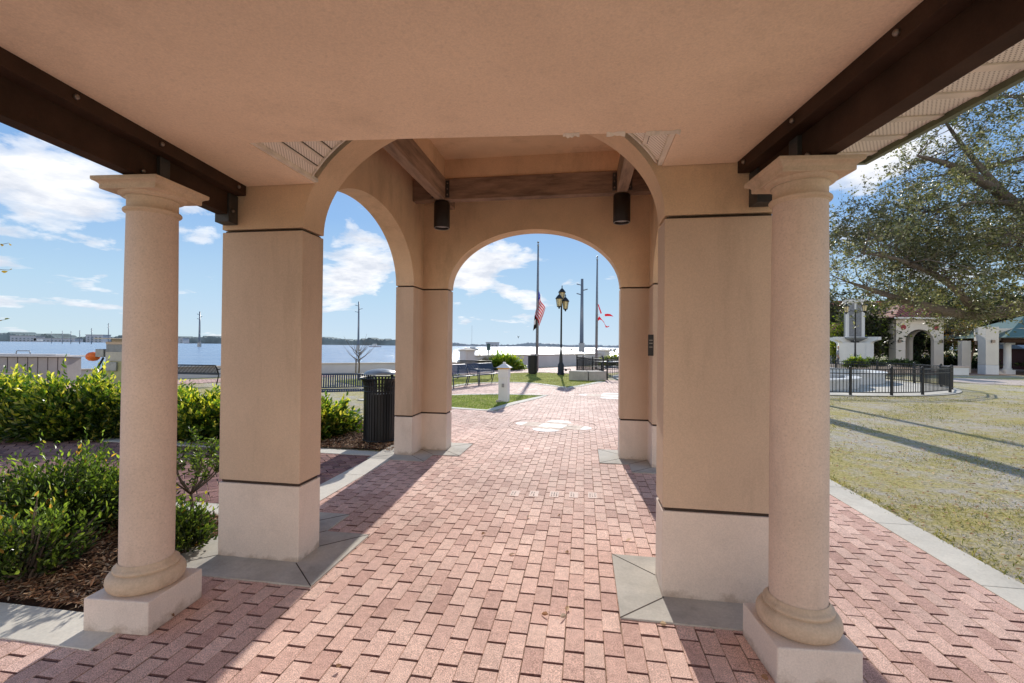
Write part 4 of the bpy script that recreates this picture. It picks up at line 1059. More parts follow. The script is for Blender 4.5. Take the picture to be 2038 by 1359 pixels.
sprig_bush('front_shrub', 'low green shrub hugging the foot of the left near pier', 'shrub', (-2.50, 3.46), (.22, .20), .38, 260, 11, .042, FG, [3,4,2,4,2], FT, 43, fg, tip=.15, stems=10, low=.05)
# small tree-shaped shrub between column and pier
t = thing('twiggy_shrub', 'small tree-shaped shrub with a bare trunk, between the round column and the left pier', 'shrub', (-2.76, 3.95, 0))
b = MB(); rr = random.Random(9); P = []; D = []
b.tube([(0,0,-.02),(.01,.0,.16),(-.01,.01,.30)], [.017,.014,.012], 7)
for k in range(9):
    a = k*2.4+rr.random(); L = .22+rr.random()*.14; p = [Vector((-.01,.01,.28)), Vector((math.cos(a)*L*.5, math.sin(a)*L*.5, .42)), Vector((math.cos(a)*L*.95, math.sin(a)*L*.95, .58+rr.random()*.16))]
    b.tube(p, [.009,.006,.003], 5)
    for q in range(9):
        s = p[1].lerp(p[2], rr.random()); e = s+Vector((rr.uniform(-.14,.14), rr.uniform(-.14,.14), rr.uniform(-.03,.16))); b.tube([s, s.lerp(e,.5)+Vector((0,0,.01)), e], [.003,.0025,.0015], 4)
        for w in range(20):
            P.append(tuple(s.lerp(e, rr.uniform(.2, 1.05))+Vector((rr.gauss(0,.012),rr.gauss(0,.012),rr.gauss(0,.012))))); D.append((rr.uniform(-1,1), rr.uniform(-1,1), rr.uniform(-.2,1)))
b.build('trunk', M['twig'], t); n = len(P)
V, F, C = leafgeo(np.array(P), np.array(D), RNG.uniform(.025,.042,n), RNG.uniform(.006,.010,n), palette(FG+[(.3,.35,.08)], [3,4,2,4,3,1], n)); cloudmesh('foliage', V, F, C, M['leaf'], t)
# park shrubs
sprig_bush('park_shrub', 'rounded bright green shrub against the tall sea wall, left of the dark trash can', 'shrub', (-.55, 29.6), (1.25, .8), 1.05, 620, 10, .16, [(.10,.22,.02),(.20,.34,.03),(.32,.42,.03)], [2,3,3], [(.55,.55,.05)], 51, tip=.4)
sprig_bush('grass_clump', 'dry silvery ornamental grass clump beside the park sign', 'grass clump', (-2.0, 29.2), (.6, .45), .75, 200, 7, .30, [(.34,.28,.22),(.42,.36,.30),(.25,.2,.15)], [1,1,1], [(.5,.45,.38)], 52, tip=.2)
sprig_bush('park_shrub', 'low yellow green shrub behind the black fence at the right pier', 'shrub', (8.3, 35.6), (1.6, .8), .95, 420, 9, .17, HG, [2,3,1,3,2], HT, 53, tip=.4)

# ------------------------------------------------------------------ live oak on the right
def big_tree(name, label, base, trunk_r, limbs, blobs, nclump, per, leafL, cols, wts, seed, mat, twr=.012, cr=.34, leafW=.24):
    global RNG
    RNG = np.random.default_rng(seed); rr = random.Random(seed)
    t = thing(name, label, 'tree', (*base, 0)); b = MB(); pts = []
    for L in limbs:
        q = bezier3(L[0], 6); n = len(q); r = [L[1]+(L[2]-L[1])*k/(n-1) for k in range(n)]; b.tube(q, r, 9)
        pts += [(Vector(p), r[i]) for i, p in enumerate(q) if i > n*.15]
    V = []; cen = []
    while len(cen) < nclump:
        bl = blobs[rr.choices(range(len(blobs)), [x[2] for x in blobs])[0]]
        d = RNG.normal(size=3); d /= np.linalg.norm(d); r = rr.random()**.42
        p = np.array(bl[0])+d*np.array(bl[1])*r*(1+.12*math.sin(d[0]*9+d[2]*7))
        if math.sin(p[0]*1.7+seed)*math.sin(p[1]*1.9)*math.sin(p[2]*2.3+p[0]) > .28: continue
        cen.append(p)
    P = []; D = []
    sec = []
    for p in cen:
        pv = Vector(p)
        q, rad = min(pts, key=lambda s: (s[0]-pv).length+ (0 if s[0].z < pv.z+.5 else .4))
        L = (pv-q).length; m = q.lerp(pv, .55)+Vector((rr.uniform(-.25,.25)*min(L,1.2), rr.uniform(-.25,.25)*min(L,1.2), -.05*L+rr.uniform(-.15,.2))); m0 = q.lerp(m, .5)+Vector((rr.uniform(-.1,.1), rr.uniform(-.1,.1), rr.uniform(-.08,.08)))*min(L,1.5)
        b.tube([q, m0, m, pv], [min(rad*.5, .008+.010*L), twr+.004*L, twr+.002*L, twr*.4], 4)
        for k in range(5):
            e = pv+Vector(RNG.normal(size=3))*cr*.9; s = m.lerp(pv, rr.uniform(.5, 1.)); sec.append((s, e)); b.tube([s, s.lerp(e,.5)+Vector((0,0,.03)), e], [twr*.5, twr*.4, twr*.2], 3)
            for w in range(per//5):
                f = rr.uniform(.05, 1.1); x = s.lerp(e, f)
                P.append((x.x+rr.gauss(0,.035), x.y+rr.gauss(0,.035), x.z+rr.gauss(0,.035))); D.append((rr.gauss(0,1)+(e-s).x*2, rr.gauss(0,1)+(e-s).y*2, rr.gauss(0,.8)+(e-s).z))
    b.build('trunk', M['bark'], t)
    P = np.array(P); n = len(P); Ls = leafL*RNG.uniform(.6, 1.25, n)
    shade = .8+.35*np.sin(P[:,0]*2.1)*np.sin(P[:,2]*2.6+P[:,1])
    V, F, C = leafgeo4(P, np.array(D), Ls, Ls*leafW, palette(cols, wts, n)*shade[:,None])
    cloudmesh('crown', V, F, C, mat, t); return t
def bezier3(pts, n):
    out = []; P = [Vector(p) for p in pts]
    for i in range(len(P)-1):
        p0, p1, p2, p3 = P[max(i-1,0)], P[i], P[i+1], P[min(i+2, len(P)-1)]
        for k in range(n):
            t = k/n; out.append(.5*((2*p1)+(-p0+p2)*t+(2*p0-5*p1+4*p2-p3)*t*t+(-p0+3*p1-3*p2+p3)*t**3))
    out.append(P[-1]); return out
OK_ = [(.16,.18,.08), (.23,.245,.12), (.09,.11,.045), (.36,.36,.22), (.46,.44,.32), (.40,.32,.12)]
# base at (16.6, 12.4); limb coordinates relative to it
big_tree('live_oak', 'large live oak with small olive leaves, its limb sweeping in from the right edge', (16.6, 12.6), .4,
    [([(0,0,-.1),(-.1,0,1.4),(-.5,.1,2.6)], .42, .34), ([(-.5,.1,2.6),(-2.4,-.2,2.75),(-4.4,-.5,2.55),(-6.2,-.7,2.85),(-7.9,-.9,3.3)], .26, .03), ([(-4.2,-.45,2.58),(-5.6,-1.1,3.3),(-7.2,-1.6,3.75),(-8.2,-1.7,3.9)], .10, .02),
     ([(-.5,.1,2.6),(-1.6,-.2,4.2),(-3.4,-.6,5.5),(-5.0,-.8,6.3),(-6.2,-.9,6.6)], .26, .03), ([(-2.6,-.4,4.9),(-4.4,.3,4.7),(-6.0,.5,4.9),(-7.2,.4,4.9)], .12, .02), ([(-.5,.1,2.6),(0,.6,5),(-.8,.8,7.5),(-1.8,.6,9.0)], .26, .05),
     ([(-3.4,-.6,5.5),(-4.2,-.2,7.0),(-4.8,0,8.2)], .10, .02), ([(0,.3,3.2),(1.8,.3,5.2),(3.4,.2,6.5)], .2, .04), ([(-3.4,-.6,5.5),(-5.,-1.2,5.3),(-6.4,-1.4,5.)], .08, .015), ([(-1.6,-.2,4.2),(-2.6,-1.2,6.),(-3.6,-1.8,7.6)], .12, .02), ([(-1.8,.6,9.),(-3.2,.2,8.7),(-4.6,0,7.9)], .06, .015), ([(-.8,.8,7.5),(-2.4,1.,7.1),(-4.2,1.2,6.8)], .1, .02), ([(-2.4,-.2,2.75),(-3.8,-1.6,3.7),(-5.2,-2.2,4.3)], .09, .015), ([(-2.6,-.4,4.9),(-3.6,-1.8,5.0),(-4.9,-2.4,5.6)], .08, .015)],
    [((-6.3,-.9,3.95),(2.5,2.6,1.35), 4.), ((-3.9,-.7,6.2),(2.6,2.7,3.1), 6.), ((-1.2,-.4,6.6),(3.1,3.,3.6), 3.), ((-3.4,-.8,3.95),(3.1,2.4,1.4), 3.), ((-6.7,-.4,5.0),(1.5,1.8,1.0), 1.5), ((-4.5,-.6,2.55),(1.4,1.0,.42), .8)],
    860, 85, .080, OK_, [4,4,3,3,2,.5], 77, M['oakleaf'], .006, .38, .25)
# background trees
GB = [(.035,.055,.018), (.06,.085,.025), (.025,.04,.014), (.10,.13,.035)]
def bg_tree(label, x, y, h, r, seed, cols=GB, w=(3,3,2,2), nm='background_tree', n=260, per=40, L=.26, z0=.35, grp='trees behind the white pavilion'):
    t = big_tree(nm, label, (x, y), .2, [([(0,0,-.1),(.1,0,h*.35),(0,0,h*.75)], .22, .08), ([(0,0,h*.35),(r*.5,0,h*.6)], .1, .04), ([(0,0,h*.3),(-r*.5,.1,h*.6)], .1, .04)],
        [((0,0,h*(.5+z0*.3)),(r,r*.8,h*(.5-z0*.3)), 3.), ((-r*.45,0,h*.45),(r*.7,r*.6,h*.3), 1.), ((r*.45,0,h*.5),(r*.7,r*.6,h*.3), 1.)], n, per, L, cols, list(w), seed, M['leaf'], .02, .7, .3)
    t['group'] = grp; return t
bg_tree('grey green tree standing behind the fountain tower, at the right column', 31.5, 45, 7.2, 3.4, 61, [(.09,.10,.05),(.13,.14,.07),(.06,.07,.035)], (1,1,1))
bg_tree('dense vine covered tree between the fountain tower and the white pavilion', 27.4, 35.2, 5.2, 1.35, 62, GB+[(.25,.33,.03)], (3,3,2,2,1.2), n=300, L=.2)
bg_tree('bright yellow green bush at the left foot of the vine covered tree', 26.3, 36.2, 3.4, 1.0, 63, [(.30,.36,.03),(.42,.45,.04),(.15,.2,.03)], (1,1,1), n=120, L=.2)
bg_tree('dark leafy tree seen through the arch of the white pavilion', 35.8, 40.5, 5.5, 3.0, 64, n=420)
bg_tree('tall dark tree behind the red tiled pavilion roof', 42, 47, 9, 4.2, 65, n=300, L=.34)
bg_tree('broad dark tree behind the green roofed walkway', 52, 48, 8.5, 5., 66, n=380, L=.36)
bg_tree('dark tree at the far right horizon beyond the maroon building', 64, 62, 9.5, 6., 67, n=380, L=.42)
bg_tree('grey green tree peeping over the red roof on the right of the column', 29, 52, 8.5, 4.5, 68, [(.08,.10,.05),(.12,.13,.07),(.05,.07,.03)], (1,1,1), n=360, L=.34)
# crape myrtles behind the walkway
for i, (x, y, lab) in enumerate(((34.6, 34.6, 'smooth pale multi-stemmed myrtle tree between the two white piers'), (36.6, 36.6, 'second pale stemmed myrtle just behind the first'))):
    big_tree('myrtle_tree', lab, (x, y), .1, [([(0,0,0),(-.25,0,.9),(-.55,.1,2.1)], .13, .06), ([(0,0,0),(.05,0,1.),(.15,.1,2.3)], .14, .06), ([(0,0,0),(.3,.05,.9),(.65,0,2.1)], .12, .06), ([(.05,0,1.0),(-.15,0,1.6),(-.1,0,2.4)], .08, .04)],
        [((0,0,2.7),(1.5,1.2,.8), 1.)], 70, 30, .14, [(.40,.18,.03),(.25,.2,.05),(.14,.16,.04)], [1,1,1], 90+i, M['leaf'], .015, .45, .3)['group'] = 'myrtle trees behind the walkway'
for t in [o for o in COL.objects if o.name.startswith('myrtle_tree')]:
    for c in COL.objects:
        if c.parent == t and c.name.startswith('trunk'): c.data.materials[0] = M['palebark']
# a tall palm trunk standing out on the lawn, hidden from here by the right pier; its shadow crosses the lawn
t = thing('palm_tree', 'tall palm behind the right pier whose trunk shadow crosses the lawn', 'tree', (7.55, 15.2, 0))
MB().tube([(0,0,-.05),(.02,0,3),(0,.05,6),(.05,.1,9.5)], [.28,.24,.22,.20], 14).build('trunk', M['bark'], t)
P = []; D = []; b = MB()
for k in range(22):
    a = k*2.399; e = rr.uniform(-.3, 1.0); pr = None; q = []
    for j in range(9):
        s = j/8*2.2; q.append((.05+math.cos(a)*s*math.cos(e*.6), .1+math.sin(a)*s*math.cos(e*.6), 9.5+s*math.sin(e)-.28*s*s))
    b.tube(q, [.03,.028,.026,.022,.018,.014,.01,.008,.005], 4)
    for j in range(2, 9):
        for w in range(10):
            P.append(q[j]); D.append((math.cos(a)*.6+rr.gauss(0,.8), math.sin(a)*.6+rr.gauss(0,.8), -.5))
n = len(P); V, F, C = leafgeo4(np.array(P), np.array(D), .5, .02, palette(GB, [1]*4, n)); cloudmesh('crown', V, F, C, M['leaf'], t); b.build('frond_stem', M['twig'], t)
t = thing('palm_tree', 'unseen slim palm added behind the right pier, throwing a thin shadow on the lawn', 'tree', (9.65, 19.2, 0))  # unseen palm, added for the thin shadow line on the grass
MB().tube([(0,0,-.05),(-.15,0,3),(.05,.05,6),(.0,.1,9.)], [.13,.11,.10,.10], 12).build('trunk', M['bark'], t)
b = MB()
for k in range(14):
    a = k*2.399; e = rr.uniform(-.2, 1.0); b.tube([(math.cos(a)*s*math.cos(e*.6), .1+math.sin(a)*s*math.cos(e*.6), 9.+s*math.sin(e)-.3*s*s) for s in (0,.4,.8,1.2,1.5)], [.05,.08,.09,.06,.01], 4)
b.build('crown', M['twig'], t)
# twigs reaching in at the left edge
t = thing('twig_tree', 'thin branch tips with a few round leaves reaching in from the left edge', 'tree', (-7.2, 5.2, 0))
b = MB(); P = []; D = []
b.tube([(0,0,-.05),(.05,0,1.4),(.1,.1,2.8),(.1,.1,3.6)], [.06,.05,.04,.02], 8)
for z, ln_, dz in ((2.55, 1.43, .16), (2.42, 1.44, -.02), (1.75, 1.40, .08)):
    b.tube([(.08,.05,z-.3),(.7,.0,z-.1),(ln_-.25,-.02,z+dz*.6),(ln_,0,z+dz)], [.016,.010,.005,.002], 5)
    for k in range(3): P.append((ln_-.09*k,0,z+dz-.02*k)); D.append((rr.uniform(.5,1), rr.uniform(-.3,.3), rr.uniform(-.5,.5)))
b.build('trunk', M['twig'], t)
V, F, C = leafgeo(np.array(P), np.array(D), .055, .016, palette([(.35,.22,.03),(.10,.12,.04)], [1,1], len(P))); cloudmesh('foliage', V, F, C, M['leaf'], t)

# ------------------------------------------------------------------ fountain enclosure on the right
def ringwall(b, c, R0, R1, z0, z1, n=64, a0=0, a1=360):
    m = n if a1-a0 >= 360 else n
    for k in range(m):
        A = R(a0+(a1-a0)*k/m); B = R(a0+(a1-a0)*(k+1)/m)
        b.prism([(c[0]+R0*math.cos(A),c[1]+R0*math.sin(A)),(c[0]+R1*math.cos(A),c[1]+R1*math.sin(A)),(c[0]+R1*math.cos(B),c[1]+R1*math.sin(B)),(c[0]+R0*math.cos(B),c[1]+R0*math.sin(B))], z0, z1)
    return b
n = 60
struct(MB().sheet([(FC[0]+7.15*math.cos(2*math.pi*k/n), FC[1]+7.15*math.sin(2*math.pi*k/n)) for k in range(n)], .006).build('fountain_paving', M['concrete2']))
t = thing('fountain_basin', 'lower round white basin wall just inside the black ring fence', 'fountain', (11.4, 21.2, 0), 0, 'round white basins of the fountain')
ringwall(MB(), (0,0), 3.5, 3.8, 0, .34).build('basin_wall', M['white'], t); ringwall(MB(), (0,0), 3.42, 3.88, .342, .42).build('coping', M['white'], t)
MB().lathe([(.01,.08),(3.5,.08)], n=40, caps=False).build('basin_water', M['water'], t)
t = thing('fountain_basin', 'upper round white basin wall farther back inside the ring fence', 'fountain', (14.6, 24.4, 0), 0, 'round white basins of the fountain')
ringwall(MB(), (0,0), 3.9, 4.2, 0, .42).build('basin_wall', M['white'], t); ringwall(MB(), (0,0), 3.82, 4.28, .422, .50).build('coping', M['white'], t)
TX, TY = 25.1, 33.4
t = thing('fountain_tower', 'white fountain tower with scrolled brackets and a grey fluted upper shaft', 'monument', (TX, TY, 0), R(-30))
b = MB().box((-.95,-.95,0),(.95,.95,2.05)); [b.box((sx*.78-.22, -.99, 0),(sx*.78+.22, -.95, 2.0)) for sx in (-1, 1)]
b.build('plinth', M['white'], t, .01)
MB().box((-.55,-.55,2.45),(.55,.55,5.0)).build('upper_shaft', M['white'], t, .01)
MB().box((-.36,-.575,2.5),(-.06,-.551,4.9)).box((.06,-.575,2.5),(.36,-.551,4.9)).box((-.575,-.36,2.5),(-.551,.36,4.9)).build('dark_panel', M['pole'], t)
MB().lathe([(.3,2.06),(.75,2.2),(1.1,2.36),(1.12,2.44),(.6,2.45)], n=36).build('bowl', M['grey'], t)
b = MB()
for k in range(4):
    a = math.pi/4+k*math.pi/2; c, s_ = math.cos(a), math.sin(a)
    pr = [(.9,1.7),(1.15,1.85),(1.35,2.1),(1.8,2.25),(1.8,2.46),(.5,2.46),(.5,2.06)]
    vs = [(r*c-.16*s_*w, r*s_+.16*c*w, z) for w in (-1, 1) for r, z in pr]; m = len(pr)
    b.add(vs, [tuple(range(m)), tuple(reversed(range(m, 2*m)))]+[(i, m+i, m+(i+1)%m, (i+1)%m) for i in range(m)])
b.build('scroll_bracket', M['white'], t)
MB().box((-.65,-.65,5.0),(.65,.65,5.18)).build('cap', M['white'], t)
for (x, y, rx, h, lab, cl) in ((20.7, 27.3, .62, .62, 'round flowering shrub in front of the fountain tower', HG), (22.8, 28.9, .9, .5, 'low dark leafy planting right of the tower lamp', GB+[(.3,.33,.28)]), (25.2, 29.4, 1.1, .42, 'long clipped hedge planting in front of the white pavilion', GB+[(.2,.26,.12)])):
    sprig_bush('planter_shrub', lab, 'shrub', (x, y), (rx, .5), h, 240, 9, .13, cl, [1]*len(cl), HT if cl is HG else [(.2,.25,.1)], int(x*10), 'shrubs planted round the fountain', tip=.2, z0=.5)
t = thing('planter_box', 'long dark stone planter holding the shrubs behind the ring fence', 'planter', (23.4, 29.3, 0), R(18))
MB().box((-3.2,-.5,0),(3.4,.6,.62)).build('planter_body', M['stone'], t, .02); MB().box((-3.1,-.4,.6),(3.3,.5,.64)).build('soil', M['mulch'], t)

# ------------------------------------------------------------------ white pavilion with red roof, walkway with green roof
P0 = Vector((28.6, 33.9)); P1 = Vector((32.0, 33.75)); dv = P1-P0; AW = dv.length; an = math.atan2(dv.y, dv.x)
t = thing('white_pavilion', 'white arched pavilion with red tile roof and round red medallions, far right', 'pavilion', (P0.x, P0.y, 0), an)
def arch_face(b, x0, x1, cx, hw, spr, rise, zt, y0, y1, flip=False, z0=0.):
    n = 28; xs = [x0, cx-hw]+[cx-hw*math.cos(math.pi*k/n) for k in range(1, n)]+[cx+hw, x1]
    vs = []; fs = []
    def pt(x, y, z): return (y, x, z) if flip else (x, y, z)
    for x in xs:
        q = abs(x-cx); z = spr if q >= hw-1e-6 else spr+rise*math.sqrt(max(0, 1-(q/hw)**2)); vs += [pt(x,y0,z), pt(x,y1,z), pt(x,y0,zt), pt(x,y1,zt)]
    for k in range(len(xs)-1): a = 4*k; c = a+4; fs += [(a,c,c+2,a+2),(a+1,a+3,c+3,c+1),(a,a+1,c+1,c),(a+2,c+2,c+3,a+3)]
    b.add(vs, fs)
    for s0, s1 in ((x0, cx-hw), (cx+hw, x1)):
        lo = pt(s0,y0,z0); hi = pt(s1,y1,spr); b.box((min(lo[0],hi[0]),min(lo[1],hi[1]),z0),(max(lo[0],hi[0]),max(lo[1],hi[1]),spr))
    return b
for y_ in (0, AW-.27): arch_face(MB(), 0, AW, AW/2, 1.02, 2.2, .9, 3.95, y_, y_+.27).build('arch_wall', M['whitewall'], t)
for y_ in (0, AW-.27): arch_face(MB(), .27, AW-.27, AW/2, 1.02, 2.2, .9, 3.95, y_, y_+.27, True).build('arch_wall', M['whitewall'], t)
e = .45; MB().add([(-e,-e,3.96),(AW+e,-e,3.96),(AW+e,AW+e,3.96),(-e,AW+e,3.96),(AW/2,AW/2,5.2)], [(0,1,4),(1,2,4),(2,3,4),(3,0,4),(3,2,1,0)]).build('roof', M['redtile'], t)
MB().box((-e-.03,-e-.04,3.86),(AW+e+.03,-e,3.97)).box((AW+e,-e,3.86),(AW+e+.04,AW+e,3.97)).build('gutter', M['white'], t)
b = MB()
for x in (.5, AW-.5): b.lathe([(.001,0),(.19,0),(.19,.03),(.001,.03)], n=24, caps=False)
b = MB()
for x in (.52, AW-.52):
    b.tube([(x,-.001,3.25),(x,-.03,3.25)], .19, 24, 0, False)
b.tube([(AW+.001,.55,3.25),(AW+.03,.55,3.25)], .19, 24, 0, False)
b.build('medallion', plain('red_medallion', (.32,.04,.04), .6), t)
b = MB()
for x in (.22, AW-.22): b.box((x-.09,-.12,2.12),(x+.09,-.001,2.32))
b.box((AW+.001,.3,2.12),(AW+.12,.48,2.32)); b.build('wall_lamp', M['bolt'], t)
b = MB().box((-.004,-.004,2.17),(AW/2-1.03,.27,2.19)).box((AW/2+1.03,-.004,2.17),(AW+.004,.27,2.19)); b.build('groove', M['pole'], t)
# walkway
t = thing('covered_walkway', 'white piers and a column carrying a green metal roof, right of the white pavilion', 'walkway', (33.1, 31.3, 0), R(-20))
MB().box((-.9,-.3,2.25),(1.5,.3,3.1)).build('lintel', M['whitewall'], t, .01); MB().box((-.9,-.33,1.98),(1.5,.2,2.25)).build('dark_beam', M['steel'], t)
MB().box((-1.6,.2,0),(-1.1,.7,2.25)).build('pier', M['whitewall'], t)
t2 = t
t = thing('walkway_pier', 'square white pier with a small lamp between the myrtles and the green roof', 'pier', (31.75, 30.35, 0), R(-14))
MB().box((-.36,-.36,0),(.36,.36,.62)).build('base', M['white'], t, .01); MB().box((-.355,-.355,.63),(.355,.355,3.15)).build('shaft', M['whitewall'], t, .01)
MB().box((-.08,-.46,2.1),(.10,-.36,2.28)).build('wall_lamp', M['bolt'], t)
cx_, cy_ = 33.3, 30.6
t = thing('walkway_column', 'round white column under the edge of the green roof', 'column', (cx_, cy_, 0), R(-14), None)
MB().box((-.27,-.27,0),(.27,.27,.3)).build('plinth', M['white'], t); MB().lathe([(.22,.3),(.24,.36),(.19,.42),(.185,1.9),(.2,1.95),(.17,2.0)], n=24).build('shaft', M['white'], t); MB().box((-.26,-.26,2.0),(.26,.26,2.12)).build('capital', M['white'], t)
b = MB().add([(32.1,29.6,2.45),(46,26,2.45),(49,36,2.45),(34.3,37,2.45),(36.5,32.4,4.1),(46,30.6,4.1)], [(0,1,5,4),(1,2,5),(2,3,4,5),(3,0,4)])
o = b.build('roof', M['green']); o.parent = t2; o.matrix_parent_inverse = (Matrix.Translation(t2.location) @ Matrix.Rotation(t2.rotation_euler.z, 4, 'Z')).inverted()
b = MB().bar((32.3,30.0,2.25),(46,26.4,2.25), .2, .28); o = b.build('eave_beam', M['steel']); o.parent = t2; o.matrix_parent_inverse = (Matrix.Translation(t2.location) @ Matrix.Rotation(t2.rotation_euler.z, 4, 'Z')).inverted()
b = MB()
for k in range(3): b.lathe([(.2,0),(.19,1.9),(.2,2.1)], (37.5+k*4.2, 29.4-k*1.1), 16)
o = b.build('far_column', M['white']); o.parent = t2; o.matrix_parent_inverse = (Matrix.Translation(t2.location) @ Matrix.Rotation(t2.rotation_euler.z, 4, 'Z')).inverted()
t = thing('stone_bench_wall', 'low pale stone bench wall at the foot of the walkway on the right edge', 'bench', (33.8, 29.3, 0), R(-14))
MB().box((0,-.2,0),(6,.3,.48)).build('wall_body', M['white'], t); MB().box((-.08,-.28,.48),(6.1,.38,.6)).box((-.25,-.3,.6),(.6,.4,.92)).build('coping', M['stone'], t, .02)
t = thing('stone_bench_wall', 'short pale stone bench wall left of the square white pier', 'bench', (27.75, 29.3, 0), R(-10))
MB().box((0,-.2,0),(1.3,.3,.48)).build('wall_body', M['white'], t); MB().box((-.05,-.25,.48),(1.35,.35,.58)).build('coping', M['stone'], t, .02)
sprig_bush('walkway_hedge', 'dark clipped hedge behind the stone bench wall', 'hedge', (37.5, 31.2), (3.0, .5), .5, 420, 8, .13, GB, [1]*4, [(.2,.3,.05)], 301, z0=.5)
sprig_bush('walkway_hedge', 'dark hedge behind the pale myrtle trunks', 'hedge', (38.4, 39.5), (3.6, .8), 1.3, 700, 8, .2, GB, [1]*4, [(.3,.4,.05)], 302)
sprig_bush('walkway_hedge', 'dark hedge seen low through the white pavilion arch', 'hedge', (33.8, 38.6), (2.4, .8), 1.35, 500, 8, .2, GB[:3], [1]*3, [(.1,.15,.05)], 303)
t = thing('maroon_building', 'long maroon building with grey roof, seen under the green roof at the right edge', 'building', (43, 38.2, 0), R(-8))
MB().box((0,0,0),(16,4,1.75)).build('wall', M['maroon'], t); MB().add([(-.3,-.4,1.75),(16.3,-.4,1.75),(16.3,4.4,1.75),(-.3,4.4,1.75),(0,2,2.65),(16,2,2.65)], [(0,1,5,4),(1,2,5),(2,3,4,5),(3,0,4)]).build('roof', M['grey'], t)
MB().box((1.2,-.5,0),(1.36,-.4,2.9)).box((5.2,-.5,0),(5.36,-.4,2.9)).box((9.2,-.5,0),(9.36,-.4,2.9)).build('white_post', M['white'], t)
# house and fence behind the fountain
t = thing('white_house', 'white house with red tile roof behind the fountain tower', 'house', (27.0, 40.5, 0), R(-6))
MB().box((0,0,0),(4.6,4,2.35)).build('wall', M['white'], t)
MB().add([(-.4,-.4,2.35),(5.4,-.4,2.35),(5.4,4.4,2.35),(-.4,4.4,2.35),(3.4,1.6,4.2),(5.0,1.6,4.4)], [(0,1,5,4),(1,2,5),(2,3,4,5),(3,0,4)]).build('roof', M['redtile'], t)
MB().box((.4,-.02,1.0),(.95,-.003,2.0)).build('window', M['grey'], t)
t = thing('distant_block', 'pale apartment block with a red roof edge, high behind the trees at the right column', 'building', (92, 128, 0), R(-6))
MB().box((0,0,0),(24,12,13.5)).build('wall', M['stone'], t); MB().box((-1,-1,13.5),(25,13,15.)).build('roof', M['redtile'], t)
b = MB(); [b.box((2+5*i,-.3,9.5),(4.5+5*i,-.05,12)) for i in range(4)]; b.build('window', M['groove'], t)
fence('picket_fence', 'short dark picket fence beside the white house wall, behind the walking person', [(25.3,36.4),(26.4,36.6),(27.4,36.8)], 1.9, (25.3,36.4), True, .16)
# person behind the fence
t = thing('person', 'person in grey shirt and tan cap by the white house, beside the column', 'person', (23.85, 33.2, 0), R(30))
b = MB()
def limb(pts, rs): b.tube(pts, rs, 12)
b.lathe([(.001,.92),(.15,.95),(.165,1.1),(.17,1.25),(.19,1.38),(.15,1.46),(.07,1.50),(.055,1.56)], n=20, caps=False, sy=.68); 
limb([(-.19,0,1.42),(-.25,.0,1.15),(-.22,-.12,.92)], [.055,.042,.03]); limb([(.19,0,1.42),(.25,.0,1.15),(.22,-.12,.92)], [.055,.042,.03])
limb([(-.09,0,.98),(-.1,-.02,.5),(-.1,0,.06)], [.095,.065,.045]); limb([(.09,0,.98),(.1,-.03,.5),(.1,-.02,.06)], [.095,.065,.045])
b.ball((0,-.01,1.66), .095, 10, 0, 1.25); b.ball((0,-.115,1.65), .016, 5); limb([(-.1,0,.05),(-.1,-.16,.03)], [.045,.03]); limb([(.1,0,.05),(.1,-.17,.03)], [.045,.03])
for sx in (-1, 1):
    for k in range(4): limb([(sx*.22+(k-1.5)*.014,-.12,.91),(sx*.22+(k-1.5)*.016,-.14,.83-.01*(k % 2))], [.008,.006])
b.build('body', M['skin'], t)
MB().lathe([(.162,.93),(.178,1.1),(.182,1.25),(.2,1.38),(.16,1.475),(.08,1.505)], n=20, caps=False, sy=.7).tube([(-.19,0,1.42),(-.255,.0,1.14)], [.068,.055], 12).tube([(.19,0,1.42),(.255,.0,1.14)], [.068,.055], 12).build('shirt', M['shirt'], t)
MB().lathe([(.17,.99),(.165,.86)], n=18, caps=True, sy=.72).tube([(-.09,0,.95),(-.1,-.02,.5),(-.1,0,.08)], [.108,.078,.06], 12).tube([(.09,0,.95),(.1,-.03,.5),(.1,-.02,.08)], [.108,.078,.06], 12).build('trousers', M['trouser'], t)
MB().lathe([(.101,1.70),(.100,1.75),(.07,1.80),(.001,1.815)], n=18, caps=False).add([(-.08,-.08,1.71),(.08,-.08,1.71),(.06,-.19,1.69),(-.06,-.19,1.69)], [(0,1,2,3)]).build('cap', M['hat'], t)

# ------------------------------------------------------------------ grass blades and leaf litter
RNG = np.random.default_rng(99)
def blades(label, poly_w, n, L, cols, wts, patch=True):
    P = np.array(poly_w); x0, y0 = P.min(0); x1, y1 = P.max(0)
    # denser close to the viewer
    c = RNG.uniform((x0,y0),(x1,y1),(n*6,2)); r = np.hypot(c[:,0], c[:,1]); keep = RNG.random(len(c)) < np.clip((4./np.maximum(r,.1))**1.1, .05, 1)
    c = c[keep & in_poly(c[:,0], c[:,1], poly_w)]
    if patch:
        q = np.sin(c[:,0]*1.9+np.sin(c[:,1]*1.3)*2)+np.sin(c[:,1]*2.3+np.sin(c[:,0]*.9)*2)+RNG.normal(size=len(c))*.7
        c = c[q > .1]
    c = c[:n]; n = len(c)
    P = np.stack([c[:,0], c[:,1], np.full(n, -.014)], 1); D = np.stack([RNG.normal(size=n)*.6, RNG.normal(size=n)*.6, np.abs(RNG.normal(size=n))*.5+.35], 1)
    Ls = L*RNG.uniform(.5, 1.3, n); V, F, C = leafgeo4(P, D, Ls, Ls*.07+.001, palette(cols, wts, n))
    o = cloudmesh('grass', V, F, C, M['blade']); tag(o, label, 'grass', kind='stuff')
GR = [(.20,.21,.04), (.32,.29,.08), (.46,.38,.17), (.13,.16,.03), (.55,.46,.26)]
